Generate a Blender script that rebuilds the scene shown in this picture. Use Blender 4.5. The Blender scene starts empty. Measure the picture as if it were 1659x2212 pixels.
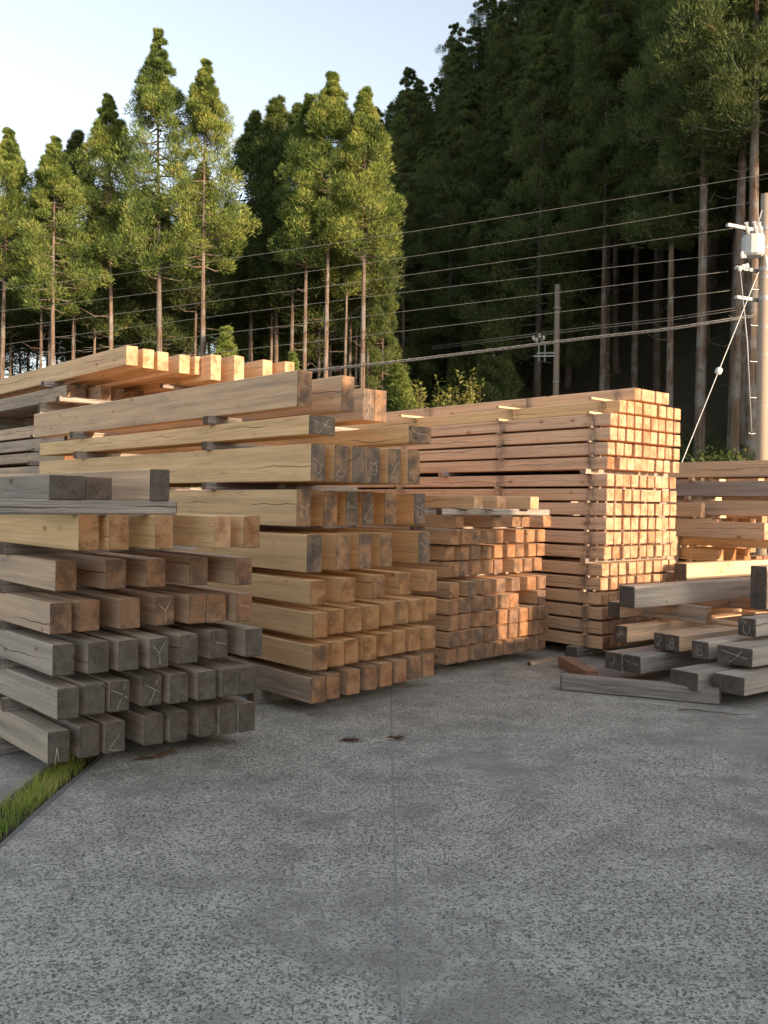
import bpy, bmesh, math, random
from mathutils import Vector, Matrix, Euler
from mathutils import noise as mnoise

scene = bpy.context.scene
COL = scene.collection
R = math.radians

# ------------------------------------------------------------------ camera
CAM_H = 1.5
PITCH, ROLL = R(-0.53), R(0.8)
cam_data = bpy.data.cameras.new('camera')
cam_data.sensor_fit = 'HORIZONTAL'
cam_data.sensor_width = 36.0
cam_data.lens = 36.0 * 1935.0 / 1659.0
cam_data.clip_start = 0.05
cam_data.clip_end = 3000
cam = bpy.data.objects.new('camera', cam_data)
COL.objects.link(cam)
_f = Vector((0, math.cos(PITCH), math.sin(PITCH)))
_r0 = Vector((1, 0, 0))
_u0 = _r0.cross(_f)
_r = _r0 * math.cos(ROLL) + _u0 * math.sin(ROLL)
_u = -_r0 * math.sin(ROLL) + _u0 * math.cos(ROLL)
cam.matrix_world = Matrix(((_r.x, _u.x, -_f.x, 0), (_r.y, _u.y, -_f.y, 0), (_r.z, _u.z, -_f.z, CAM_H), (0, 0, 0, 1)))
scene.camera = cam

# ------------------------------------------------------------------ light
SUN_AZ, SUN_EL = R(131.0), R(11.0)          # clockwise from +Y (straight ahead)
world = bpy.data.worlds.new('World')
scene.world = world
world.use_nodes = True
wn = world.node_tree
wn.nodes.clear()
sky = wn.nodes.new('ShaderNodeTexSky')
sky.sky_type = 'NISHITA'
sky.sun_disc = False
sky.sun_elevation = SUN_EL
sky.sun_rotation = SUN_AZ
sky.air_density = 1.0
sky.dust_density = 1.5
sky.ozone_density = 1.0
hsv = wn.nodes.new('ShaderNodeHueSaturation')
hsv.inputs['Saturation'].default_value = 0.50
bg = wn.nodes.new('ShaderNodeBackground')
bg.inputs['Strength'].default_value = 0.15
wo = wn.nodes.new('ShaderNodeOutputWorld')
wn.links.new(sky.outputs[0], hsv.inputs['Color'])
wn.links.new(hsv.outputs[0], bg.inputs['Color'])
wn.links.new(bg.outputs[0], wo.inputs['Surface'])

sl = bpy.data.lights.new('sun', 'SUN')
sl.energy = 3.3
sl.angle = R(0.5)
sl.color = (1.0, 0.70, 0.45)
sun = bpy.data.objects.new('sun', sl)
COL.objects.link(sun)
SUNV = Vector((math.sin(SUN_AZ) * math.cos(SUN_EL), math.cos(SUN_AZ) * math.cos(SUN_EL), math.sin(SUN_EL)))
sun.rotation_euler = SUNV.to_track_quat('Z', 'Y').to_euler()
sun.location = SUNV * 60

scene.view_settings.view_transform = 'Standard'
scene.view_settings.look = 'None'
scene.view_settings.exposure = 1.46
scene.view_settings.gamma = 1.0
scene.view_settings.use_curve_mapping = False
scene.render.engine = 'CYCLES'
scene.cycles.max_bounces = 6
scene.cycles.diffuse_bounces = 4
scene.cycles.transmission_bounces = 3
scene.render.resolution_x = 768
scene.render.resolution_y = 1024

# ------------------------------------------------------------------ node helper
class G:
    def __init__(s, name):
        s.m = bpy.data.materials.new(name)
        s.m.use_nodes = True
        s.t = s.m.node_tree
        s.t.nodes.clear()
        s.out = s.t.nodes.new('ShaderNodeOutputMaterial')
    def n(s, typ, **kw):
        nd = s.t.nodes.new(typ)
        for k, v in kw.items():
            setattr(nd, k, v)
        return nd
    def put(s, sock, v):
        if isinstance(v, bpy.types.NodeSocket):
            s.t.links.new(v, sock)
        elif v is not None:
            if isinstance(v, (tuple, list)) and sock.type == 'RGBA' and len(v) == 3:
                v = (*v, 1)
            sock.default_value = v
    def math(s, op, a, b=None, c=None, clamp=False):
        nd = s.n('ShaderNodeMath', operation=op, use_clamp=clamp)
        for i, v in enumerate((a, b, c)):
            if v is not None:
                s.put(nd.inputs[i], v)
        return nd.outputs[0]
    def vmath(s, op, a, b=None):
        nd = s.n('ShaderNodeVectorMath', operation=op)
        s.put(nd.inputs[0], a)
        if b is not None:
            s.put(nd.inputs[1], b)
        return nd.outputs[1] if op in ('LENGTH', 'DOT_PRODUCT') else nd.outputs[0]
    def mix(s, f, a, b, mode='MIX'):
        nd = s.n('ShaderNodeMix', data_type='RGBA', blend_type=mode)
        s.put(nd.inputs[0], f)
        s.put(nd.inputs[6], a)
        s.put(nd.inputs[7], b)
        return nd.outputs[2]
    def sep(s, v):
        nd = s.n('ShaderNodeSeparateXYZ')
        s.put(nd.inputs[0], v)
        return nd.outputs
    def comb(s, x, y, z):
        nd = s.n('ShaderNodeCombineXYZ')
        for i, v in enumerate((x, y, z)):
            s.put(nd.inputs[i], v)
        return nd.outputs[0]
    def noise(s, vec, scale, detail=3, rough=.55, dim='3D'):
        nd = s.n('ShaderNodeTexNoise', noise_dimensions=dim)
        s.put(nd.inputs['Vector'], vec)
        nd.inputs['Scale'].default_value = scale
        nd.inputs['Detail'].default_value = detail
        nd.inputs['Roughness'].default_value = rough
        return nd.outputs[0]
    def voro(s, vec, scale, feature='F1', rnd=1.0):
        nd = s.n('ShaderNodeTexVoronoi', feature=feature)
        s.put(nd.inputs['Vector'], vec)
        nd.inputs['Scale'].default_value = scale
        nd.inputs['Randomness'].default_value = rnd
        return nd
    def ramp(s, f, stops):
        nd = s.n('ShaderNodeValToRGB')
        s.put(nd.inputs[0], f)
        e = nd.color_ramp.elements
        while len(e) > 1:
            e.remove(e[-1])
        e[0].position = stops[0][0]
        c = stops[0][1]
        e[0].color = (*c, 1) if isinstance(c, (tuple, list)) else (c, c, c, 1)
        for p, c in stops[1:]:
            x = e.new(p)
            x.color = (*c, 1) if isinstance(c, (tuple, list)) else (c, c, c, 1)
        return nd.outputs[0]
    def rng(s, v, a, b, c=0.0, d=1.0, smooth=True):
        nd = s.n('ShaderNodeMapRange')
        nd.interpolation_type = 'SMOOTHSTEP' if smooth else 'LINEAR'
        s.put(nd.inputs[0], v)
        for i, x in enumerate((a, b, c, d)):
            s.put(nd.inputs[i + 1], x)
        return nd.outputs[0]
    def obj(s):
        return s.n('ShaderNodeTexCoord').outputs['Object']
    def info(s):
        return s.n('ShaderNodeObjectInfo')
    def bump(s, h, dist, strength=1.0):
        nd = s.n('ShaderNodeBump')
        s.put(nd.inputs['Height'], h)
        nd.inputs['Distance'].default_value = dist
        nd.inputs['Strength'].default_value = strength
        return nd.outputs[0]
    def bsdf(s, col, rough=.8, normal=None, metal=0.0, spec=.3):
        nd = s.n('ShaderNodeBsdfPrincipled')
        s.put(nd.inputs['Base Color'], col)
        s.put(nd.inputs['Roughness'], rough)
        nd.inputs['Metallic'].default_value = metal
        nd.inputs['Specular IOR Level'].default_value = spec
        if normal is not None:
            s.put(nd.inputs['Normal'], normal)
        return nd.outputs[0]
    def done(s, sh):
        s.t.links.new(sh, s.out.inputs[0])
        return s.m

# ------------------------------------------------------------------ materials
def wood_common(g):
    P = g.obj()
    inf = g.info()
    rnd = inf.outputs['Random']
    x, y, z = g.sep(P)
    off = g.math('MULTIPLY', rnd, 91.7)
    P2 = g.vmath('ADD', P, g.comb(off, g.math('MULTIPLY', rnd, 37.1), g.math('MULTIPLY', rnd, 53.9)))
    # pith position of the log this piece was cut from
    py = g.math('MULTIPLY_ADD', g.math('FRACT', g.math('MULTIPLY', rnd, 17.3)), .10, -.05)
    pz = g.math('MULTIPLY_ADD', g.math('FRACT', g.math('MULTIPLY', rnd, 29.9)), .12, -.06)
    wv = g.n('ShaderNodeTexNoise')
    g.put(wv.inputs['Vector'], g.vmath('MULTIPLY', P2, (.7, 6, 6)))
    wv.inputs['Scale'].default_value = 1.0
    wv.inputs['Detail'].default_value = 2
    wc = g.sep(wv.outputs['Color'])
    dy = g.math('ADD', g.math('SUBTRACT', y, py), g.math('MULTIPLY_ADD', wc[0], .07, -.035))
    dz = g.math('ADD', g.math('SUBTRACT', z, pz), g.math('MULTIPLY_ADD', wc[1], .07, -.035))
    r = g.math('SQRT', g.math('ADD', g.math('MULTIPLY', dy, dy), g.math('MULTIPLY', dz, dz)))
    return P, P2, (x, y, z), rnd, inf, r, (dy, dz)

def wood_side(name, stains=()):
    g = G(name)
    P, P2, (x, y, z), rnd, inf, r, _ = wood_common(g)
    base = inf.outputs['Color']
    wea = inf.outputs['Alpha']
    ring = g.math('MULTIPLY_ADD', g.math('SINE', g.math('MULTIPLY', r, 520.0)), .5, .5)
    ring = g.math('POWER', ring, 2.2)
    fib = g.noise(g.vmath('MULTIPLY', P2, (3.0, 150, 150)), 1.0, 3, .6)
    streak = g.noise(g.vmath('MULTIPLY', P2, (.8, 22, 22)), 1.0, 3, .6)
    blot = g.noise(g.vmath('MULTIPLY', P2, (2.0, 5, 5)), 1.0, 3, .6)
    col = g.mix(g.math('MULTIPLY', ring, .22), base, g.mix(1.0, base, (.62, .46, .34), 'MULTIPLY'))
    col = g.mix(g.rng(fib, .35, .72), col, g.mix(1.0, col, (.87, .84, .81), 'MULTIPLY'))
    col = g.mix(g.rng(streak, .3, .75), g.mix(1.0, col, (1.10, 1.07, 1.02), 'MULTIPLY'), g.mix(1.0, col, (.85, .82, .79), 'MULTIPLY'))
    # knots
    vk = g.voro(g.vmath('MULTIPLY', P2, (.55, 1, 1)), 9.0)
    kd = g.math('ADD', vk.outputs['Distance'], g.math('MULTIPLY_ADD', fib, .06, -.03))
    ksel = g.math('GREATER_THAN', g.sep(vk.outputs['Color'])[0], .48)
    ks = g.math('MULTIPLY_ADD', g.sep(vk.outputs['Color'])[1], .75, .35)
    kd = g.math('DIVIDE', kd, ks)
    kn = g.math('MULTIPLY', g.rng(kd, .15, .08), ksel)
    halo = g.math('MULTIPLY', g.rng(kd, .30, .12), ksel)
    col = g.mix(g.math('MULTIPLY', halo, .45), col, g.mix(1.0, col, (.72, .52, .36), 'MULTIPLY'))
    col = g.mix(g.math('MULTIPLY', kn, .65), col, g.mix(1.0, col, (.42, .28, .19), 'MULTIPLY'))
    # weathering to silver grey, in streaks and blotches
    wn_ = g.math('ADD', g.math('MULTIPLY', streak, .55), g.math('MULTIPLY', blot, .55))
    wf = g.rng(g.math('ADD', wn_, wea), .62, 1.25)
    grey = g.mix(g.rng(fib, .28, .70), (.205, .182, .160), (.47, .425, .38))
    grey = g.mix(g.rng(streak, .35, .68), grey, g.mix(1.0, grey, (.68, .66, .65), 'MULTIPLY'))
    grey = g.mix(g.math('MULTIPLY', kn, .7), grey, (.09, .07, .055))
    col = g.mix(wf, col, grey)
    # drying checks along the length
    cz = g.math('MULTIPLY_ADD', g.math('FRACT', g.math('MULTIPLY', rnd, 71.3)), .07, -.035)
    wob = g.noise(g.vmath('MULTIPLY', P2, (1.4, .01, .01)), 1.0, 4, .6)
    cd = g.math('ABSOLUTE', g.math('SUBTRACT', z, g.math('ADD', cz, g.math('MULTIPLY_ADD', wob, .11, -.055))))
    cwid = g.math('MULTIPLY', g.rng(g.noise(g.vmath('MULTIPLY', P2, (.9, .01, .01)), 1.0, 2), .46, .62), .0026)
    crack = g.rng(g.math('SUBTRACT', cd, cwid), .0012, -.0012)
    crack = g.math('MULTIPLY', crack, g.math('GREATER_THAN', g.math('FRACT', g.math('MULTIPLY', rnd, 7.7)), .30))
    col = g.mix(g.math('MULTIPLY', crack, .85), col, (.035, .026, .02))
    # hair checks
    hz = g.noise(g.vmath('MULTIPLY', P2, (1.1, 45, 45)), 1.0, 2, .5)
    hair = g.math('MULTIPLY', g.rng(g.math('ABSOLUTE', g.math('SUBTRACT', hz, .5)), .012, .0), g.rng(blot, .5, .62))
    col = g.mix(g.math('MULTIPLY', hair, .5), col, (.07, .05, .04))
    if stains:
        acc = None
        drip = g.noise(g.vmath('MULTIPLY', P2, (28, 6, 9)), 1.0, 3, .6)
        for sx, wd in stains:
            d = g.math('DIVIDE', g.math('SUBTRACT', x, sx), wd)
            m = g.math('POWER', 2.718, g.math('MULTIPLY', g.math('MULTIPLY', d, d), -1.0))
            acc = m if acc is None else g.math('MAXIMUM', acc, m)
        sm = g.math('MULTIPLY', acc, g.rng(drip, .25, .7))
        col = g.mix(g.math('MULTIPLY', sm, .8), col, (.10, .075, .06))
    h = g.math('ADD', g.math('MULTIPLY', fib, .5), g.math('ADD', g.math('MULTIPLY', ring, .25), g.math('MULTIPLY', crack, -3.0)))
    return g.done(g.bsdf(col, .78, g.bump(h, .0016, .7), spec=.25))

def wood_end(name):
    g = G(name)
    P, P2, (x, y, z), rnd, inf, r, (dy, dz) = wood_common(g)
    base = inf.outputs['Color']
    wea = g.math('DIVIDE', inf.outputs['Object Index'], 100.0)
    nz = g.noise(P2, 24.0, 4, .6)
    saw = g.noise(g.vmath('MULTIPLY', P2, (1, 30, 240)), 1.0, 2, .6)
    rr = g.math('ADD', r, g.math('MULTIPLY_ADD', nz, .006, -.003))
    ring = g.math('MULTIPLY_ADD', g.math('SINE', g.math('MULTIPLY', rr, 640.0)), .5, .5)
    col = g.mix(g.rng(wea, .0, .3, .65, .15), g.mix(1.0, base, (.92, .80, .70), 'MULTIPLY'), (.56, .375, .255))
    col = g.mix(g.math('MULTIPLY', g.math('MULTIPLY', g.math('POWER', ring, 2.0), g.rng(nz, .3, .65)), .45), col, g.mix(1.0, col, (.55, .42, .34), 'MULTIPLY'))
    heart = g.rng(r, .062, .045)
    col = g.mix(g.math('MULTIPLY', heart, .35), col, g.mix(1.0, col, (.86, .62, .48), 'MULTIPLY'))
    blot = g.noise(P2, 9.0, 4, .65)
    col = g.mix(g.rng(blot, .40, .70), col, g.mix(1.0, col, (.66, .60, .56), 'MULTIPLY'))
    col = g.mix(g.rng(saw, .35, .75), col, g.mix(1.0, col, (.80, .77, .74), 'MULTIPLY'))
    wf = g.rng(g.math('ADD', blot, wea), .72, 1.30)
    grey = g.mix(g.math('MULTIPLY', ring, g.rng(nz, .35, .7)), (.235, .218, .20), (.125, .113, .10))
    grey = g.mix(g.rng(blot, .35, .7), grey, g.mix(1.0, grey, (.70, .66, .62), 'MULTIPLY'))
    grey = g.mix(g.math('MULTIPLY', g.rng(saw, .45, .85), .6), grey, (.34, .315, .285))
    col = g.mix(wf, col, grey)
    col = g.mix(g.rng(wea, .02, .2), col, g.mix(1.0, col, (.60, .545, .50), 'MULTIPLY'))
    # radial checks
    ang = g.math('ARCTAN2', dz, dy)
    an = g.noise(g.comb(g.math('MULTIPLY', ang, 1.6), off_w(g, rnd), g.math('MULTIPLY', r, 4.0)), 1.0, 2, .5)
    rad = g.rng(g.math('ABSOLUTE', g.math('SUBTRACT', an, .5)), .009, .0)
    rad = g.math('MULTIPLY', g.math('MULTIPLY', rad, g.rng(r, .006, .03)), g.rng(blot, .44, .58))
    col = g.mix(g.math('MULTIPLY', rad, .6), col, (.06, .045, .036))
    # torn light fibres
    lf = g.math('MULTIPLY', g.rng(g.noise(g.vmath('MULTIPLY', P2, (1, 90, 60)), 1.0, 3, .7), .64, .78), g.rng(blot, .45, .65))
    col = g.mix(g.math('MULTIPLY', lf, .5), col, (.50, .44, .37))
    h = g.math('ADD', g.math('MULTIPLY', saw, .7), g.math('ADD', g.math('MULTIPLY', nz, .5), g.math('MULTIPLY', rad, -2.0)))
    return g.done(g.bsdf(col, .9, g.bump(h, .003, .8), spec=.15))

def off_w(g, rnd):
    return g.math('MULTIPLY', rnd, 40.0)

M = {}
M['wood'] = wood_side('sawn_wood')
M['wood_stained'] = wood_side('sawn_wood_stick_stained', ((.20, .055), (1.37, .07), (2.93, .07)))
M['end'] = wood_end('sawn_wood_end_grain')

def plain(name, col, rough=.7, var=.25, scale=20, metal=0.0, bump=.0):
    g = G(name)
    P = g.obj()
    nz = g.noise(P, scale, 4, .6)
    c = g.mix(nz, tuple(v * (1 - var) for v in col), tuple(min(1, v * (1 + var)) for v in col))
    return g.done(g.bsdf(c, rough, g.bump(nz, bump) if bump else None, metal))

M['chalk'] = plain('white_chalk', (.46, .42, .37), .95, .3, 160)
M['concrete_pole'] = plain('pole_concrete', (.29, .235, .18), .85, .14, 9, bump=.002)
M['steel'] = plain('galvanised_steel', (.32, .325, .33), .5, .12, 14, .3)
M['porcelain'] = plain('white_porcelain', (.58, .57, .54), .3, .05, 10)
M['enamel'] = plain('grey_white_enamel', (.46, .47, .47), .45, .08, 6)
M['wire'] = plain('dull_wire', (.20, .20, .195), .5, .2, 3)
M['cable'] = plain('black_cable', (.07, .07, .07), .55, .2, 3)
M['twig'] = plain('dry_brown_twig', (.15, .085, .05), .9, .4, 60)
M['straw'] = plain('pale_straw', (.55, .50, .40), .9, .2, 60)
M['roof'] = plain('shed_roof_metal', (.22, .24, .25), .6, .2, 2)
M['tarp'] = plain('tarpaulin', (.10, .17, .26), .6, .2, 3, bump=.01)

def concrete():
    g = G('exposed_aggregate_concrete')
    P = g.obj()
    big = g.noise(P, .55, 4, .6)
    mid = g.noise(P, 3.2, 4, .65)
    fine = g.noise(P, 150, 3, .7)
    nn = g.n('ShaderNodeTexNoise')
    g.put(nn.inputs['Vector'], P)
    nn.inputs['Scale'].default_value = 70
    nn.inputs['Detail'].default_value = 2
    wob = g.vmath('ADD', P, g.vmath('MULTIPLY', nn.outputs['Color'], (.016, .016, .0)))
    v1 = g.voro(wob, 88)
    v2 = g.voro(wob, 165)
    v3 = g.voro(P, 17)
    cell = g.sep(v1.outputs['Color'])
    stone = g.math('MULTIPLY', g.rng(v1.outputs['Distance'], .58, .40), g.math('GREATER_THAN', cell[0], .30))
    st_col = g.ramp(cell[1], [(0, (.10, .10, .098)), (.35, (.185, .184, .18)), (.65, (.29, .287, .278)), (.9, (.42, .413, .395)), (.985, (.72, .705, .68))])
    c2 = g.sep(v2.outputs['Color'])
    st2 = g.math('MULTIPLY', g.rng(v2.outputs['Distance'], .55, .40), g.math('GREATER_THAN', c2[1], .35))
    st2_col = g.ramp(c2[0], [(0, (.175, .173, .168)), (.6, (.33, .326, .315)), (1, (.56, .55, .53))])
    mortar = g.mix(fine, (.33, .326, .312), (.66, .65, .62))
    col = g.mix(g.math('MULTIPLY', st2, .8), mortar, st2_col)
    col = g.mix(g.math('MULTIPLY', stone, .9), col, st_col)
    # trodden dirt, smoother and darker in places
    dirt = g.rng(g.math('ADD', g.math('MULTIPLY', big, .75), g.math('MULTIPLY', mid, .25)), .47, .60)
    dcol = g.mix(g.rng(fine, .3, .7), (.215, .211, .20), (.34, .334, .317))
    col = g.mix(g.math('MULTIPLY', dirt, .72), col, dcol)
    col = g.mix(g.rng(mid, .28, .75), g.mix(1.0, col, (1.14, 1.14, 1.13), 'MULTIPLY'), g.mix(1.0, col, (.80, .80, .79), 'MULTIPLY'))
    spot = g.math('MULTIPLY', g.rng(v3.outputs['Distance'], .12, .05), g.math('GREATER_THAN', g.sep(v3.outputs['Color'])[2], .93))
    col = g.mix(g.math('MULTIPLY', spot, .6), col, (.09, .085, .075))
    col = g.mix(1.0, col, (1.045, 1.0, .925), 'MULTIPLY')
    moss = g.math('MULTIPLY', g.rng(g.noise(P, 1.1, 5, .7), .64, .76), .45)
    col = g.mix(moss, col, (.17, .165, .11))
    h = g.math('ADD', g.math('MULTIPLY', g.math('ADD', stone, g.math('MULTIPLY', st2, .5)), g.math('MULTIPLY_ADD', dirt, -.7, 1.0)), g.math('MULTIPLY', fine, .6))
    return g.done(g.bsdf(col, g.rng(dirt, 0, 1, .85, .70), g.bump(h, .006, .9), spec=.25))
M['concrete'] = concrete()

def soil():
    g = G('dark_soil')
    P = g.obj()
    n1 = g.noise(P, 6, 5, .7)
    n2 = g.noise(P, 70, 4, .7)
    c = g.mix(n1, (.045, .035, .025), (.11, .09, .06))
    c = g.mix(g.rng(n2, .45, .75), c, (.13, .10, .07))
    return g.done(g.bsdf(c, .95, g.bump(n2, .02)))
M['soil'] = soil()
def litter():
    g = G('forest_floor')
    P = g.obj()
    n1 = g.noise(P, .5, 5, .7)
    n2 = g.noise(P, 7, 4, .7)
    c = g.mix(n1, (.06, .052, .036), (.13, .105, .07))
    c = g.mix(g.rng(n2, .5, .7), c, (.06, .085, .035))
    return g.done(g.bsdf(c, .95, g.bump(n2, .2)))
M['litter'] = litter()

def foliage(name, stops, trans=.3):
    g = G(name)
    geo = g.n('ShaderNodeNewGeometry')
    inf = g.info()
    P = g.obj()
    cl = g.rng(g.noise(P, 1.3, 2, .5), .32, .68)
    c = g.ramp(g.math('ADD', g.math('MULTIPLY', geo.outputs['Random Per Island'], .5), g.math('MULTIPLY', cl, .5)), stops)
    c = g.mix(1.0, c, g.mix(inf.outputs['Random'], (.78, .84, .82), (1.2, 1.12, 1.0)), 'MULTIPLY')
    d = g.bsdf(c, .7, spec=.2)
    t = g.n('ShaderNodeBsdfTranslucent')
    g.put(t.inputs['Color'], g.mix(1.0, c, (1.1, 1.2, .6), 'MULTIPLY'))
    mx = g.n('ShaderNodeMixShader')
    mx.inputs[0].default_value = trans
    g.t.links.new(d, mx.inputs[1])
    g.t.links.new(t.outputs[0], mx.inputs[2])
    return g.done(mx.outputs[0])
M['cedar'] = foliage('cedar_foliage', [(.15, (.036, .066, .022)), (.42, (.092, .138, .038)), (.78, (.262, .322, .088)), (.97, (.29, .25, .09))], .24)
M['cedar_back'] = foliage('shaded_rear_cedar_foliage', [(.15, (.035, .060, .022)), (.45, (.075, .110, .036)), (.85, (.150, .180, .055)), (.97, (.17, .14, .06))], .2)  # darkened greens: shade behind the front trees painted into the rear crowns
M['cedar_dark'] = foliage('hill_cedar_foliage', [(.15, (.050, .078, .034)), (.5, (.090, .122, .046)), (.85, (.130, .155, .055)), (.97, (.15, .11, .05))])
M['shrub'] = foliage('shrub_leaves', [(.15, (.10, .12, .03)), (.5, (.18, .19, .05)), (.9, (.32, .28, .09))])
M['grass'] = foliage('grass_blades', [(.1, (.14, .25, .045)), (.45, (.26, .36, .07)), (.75, (.42, .42, .12)), (.95, (.58, .46, .22))], .25)

def bark():
    g = G('cedar_bark')
    P = g.obj()
    inf = g.info()
    n1 = g.noise(g.vmath('MULTIPLY', P, (14, 14, 1.0)), 1.0, 4, .65)
    n2 = g.noise(P, 1.5, 3, .6)
    c = g.mix(g.rng(n1, .3, .7), (.10, .065, .045), (.27, .20, .15))
    c = g.mix(g.rng(n2, .45, .65), c, g.mix(n1, (.17, .165, .15), (.32, .30, .27)))
    c = g.mix(1.0, c, g.mix(inf.outputs['Random'], (.55, .55, .55), (.9, .9, .9)), 'MULTIPLY')
    return g.done(g.bsdf(c, .95, g.bump(n1, .03)))
M['bark'] = bark()

# ------------------------------------------------------------------ object helpers
def link(name, mesh, parent=None, loc=None, rot=None):
    o = bpy.data.objects.new(name, mesh)
    COL.objects.link(o)
    if loc is not None:
        o.location = loc
    if rot is not None:
        o.rotation_euler = rot
    if parent is not None:
        o.parent = parent
    return o
def tag(o, label, cat, group=None, kind=None):
    o['label'] = label
    o['category'] = cat
    if group:
        o['group'] = group
    if kind:
        o['kind'] = kind
    return o
def structure(o, kind='structure'):
    o['kind'] = kind
    return o
def mesh_from(name, verts, faces, mats, idx=None, smooth=False):
    me = bpy.data.meshes.new(name)
    me.from_pydata(verts, [], faces)
    for m in mats:
        me.materials.append(M[m])
    if idx:
        me.polygons.foreach_set('material_index', idx)
    if smooth:
        me.polygons.foreach_set('use_smooth', [True] * len(faces))
    me.update()
    return me
class MB:
    """collects tubes, boxes and strips into one mesh"""
    def __init__(s):
        s.v, s.f = [], []
    def box(s, c, size, rotz=0.0, bev=0.0):
        cx, cy, cz = c
        a, b, h = size[0] / 2, size[1] / 2, size[2] / 2
        co, si = math.cos(rotz), math.sin(rotz)
        i = len(s.v)
        for dz in (-h, h):
            for dx, dy in ((-a, -b), (a, -b), (a, b), (-a, b)):
                s.v.append((cx + dx * co - dy * si, cy + dx * si + dy * co, cz + dz))
        s.f += [(i, i + 3, i + 2, i + 1), (i + 4, i + 5, i + 6, i + 7), (i, i + 1, i + 5, i + 4), (i + 1, i + 2, i + 6, i + 5), (i + 2, i + 3, i + 7, i + 6), (i + 3, i, i + 4, i + 7)]
        return s
    def tube(s, pts, rads, n=8, cap=True):
        pts = [Vector(p) for p in pts]
        base = len(s.v)
        for k, p in enumerate(pts):
            d = (pts[min(k + 1, len(pts) - 1)] - pts[max(k - 1, 0)]).normalized()
            a = Vector((0, 0, 1)) if abs(d.z) < .9 else Vector((1, 0, 0))
            x = d.cross(a).normalized()
            y = d.cross(x)
            rr = rads[k] if isinstance(rads, (list, tuple)) else rads
            for j in range(n):
                t = 2 * math.pi * j / n
                q = p + x * (rr * math.cos(t)) + y * (rr * math.sin(t))
                s.v.append(tuple(q))
        for k in range(len(pts) - 1):
            for j in range(n):
                a = base + k * n + j
                b = base + k * n + (j + 1) % n
                s.f.append((a, a + n, b + n, b))
        if cap:
            s.f.append(tuple(base + j for j in range(n)))
            e = base + (len(pts) - 1) * n
            s.f.append(tuple(e + j for j in reversed(range(n))))
        return s
    def build(s, name, mat, parent=None, loc=None, rot=None, smooth=False):
        me = mesh_from(name, s.v, s.f, [mat] if isinstance(mat, str) else mat, None, smooth)
        return link(name, me, parent, loc, rot)

rng = random.Random(7)
ORD = ['first', 'second', 'third', 'fourth', 'fifth', 'sixth', 'seventh', 'eighth', 'ninth', 'tenth', 'eleventh', 'twelfth',
       'thirteenth', 'fourteenth', 'fifteenth', 'sixteenth', 'seventeenth', 'eighteenth', 'nineteenth', 'twentieth']

# ------------------------------------------------------------------ the setting: ground, slabs, hill
def sheet(name, x0, x1, y0, y1, z, mat):
    me = mesh_from(name, [(x0, y0, z), (x1, y0, z), (x1, y1, z), (x0, y1, z)], [(0, 1, 2, 3)], [mat])
    return structure(link(name, me))
sheet('ground', -900, 900, -900, 900, -.06, 'litter')
def slab(name, x0, x1, y0, y1):
    # a concrete slab with slightly worn, uneven long edges
    v, f = [], []
    n = 60
    ys = [y0 + (y1 - y0) * (k / n) ** 1.6 for k in range(n + 1)]
    for k, yy in enumerate(ys):
        a = x0 + (.006 * mnoise.noise((yy * 2.3, x0, 0)) if abs(x0) < 5 else 0)
        b = x1 + (.006 * mnoise.noise((yy * 2.1, x1, 3)) if abs(x1) < 5 else 0)
        v += [(a, yy, -.055), (a, yy, -.004), (a + .006, yy, 0), (b - .006, yy, 0), (b, yy, -.004), (b, yy, -.055)]
    for k in range(n):
        for j in range(5):
            i = k * 6 + j
            f.append((i, i + 1, i + 7, i + 6))
    f = [tuple(reversed(q)) for q in f]
    return structure(link(name, mesh_from(name, v, f, ['concrete'])))
slab('pavement', -30, -1.87, -12, 30)
slab('pavement', -1.625, .0668, -12, 30)
slab('pavement', .0695, 30, -12, 26)
M['joint'] = plain('joint_dust', (.27, .265, .25), .95, .45, 14)
sheet('joint_fill', .058, .076, -12, 26, -.0018, 'joint')
sheet('soil_strip', -1.95, -1.5, -12, 30, -.028, 'soil')
# dark edging board along the planted joint
eb = MB()
pts = [(-1.642 + .008 * mnoise.noise((k * .4, 5, 1)), 1.0 + k * .25) for k in range(28)]
for k in range(len(pts) - 1):
    (ax, ay), (bx, by) = pts[k], pts[k + 1]
    i = len(eb.v)
    eb.v += [(ax - .016, ay, -.05), (ax + .016, ay, -.05), (ax + .016, ay, -.006), (ax - .016, ay, -.006),
             (bx - .016, by - .004, -.05), (bx + .016, by - .004, -.05), (bx + .016, by - .004, -.006), (bx - .016, by - .004, -.006)]
    eb.f += [(i, i + 3, i + 2, i + 1), (i + 4, i + 5, i + 6, i + 7), (i, i + 1, i + 5, i + 4), (i + 1, i + 2, i + 6, i + 5), (i + 2, i + 3, i + 7, i + 6), (i + 3, i, i + 4, i + 7)]
M['edging'] = plain('old_dark_edging', (.19, .18, .165), .9, .35, 25, bump=.004)
tag(eb.build('edging_strip', 'edging'), 'dark worn edging strip beside the grassy joint in the concrete', 'edging')

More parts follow.
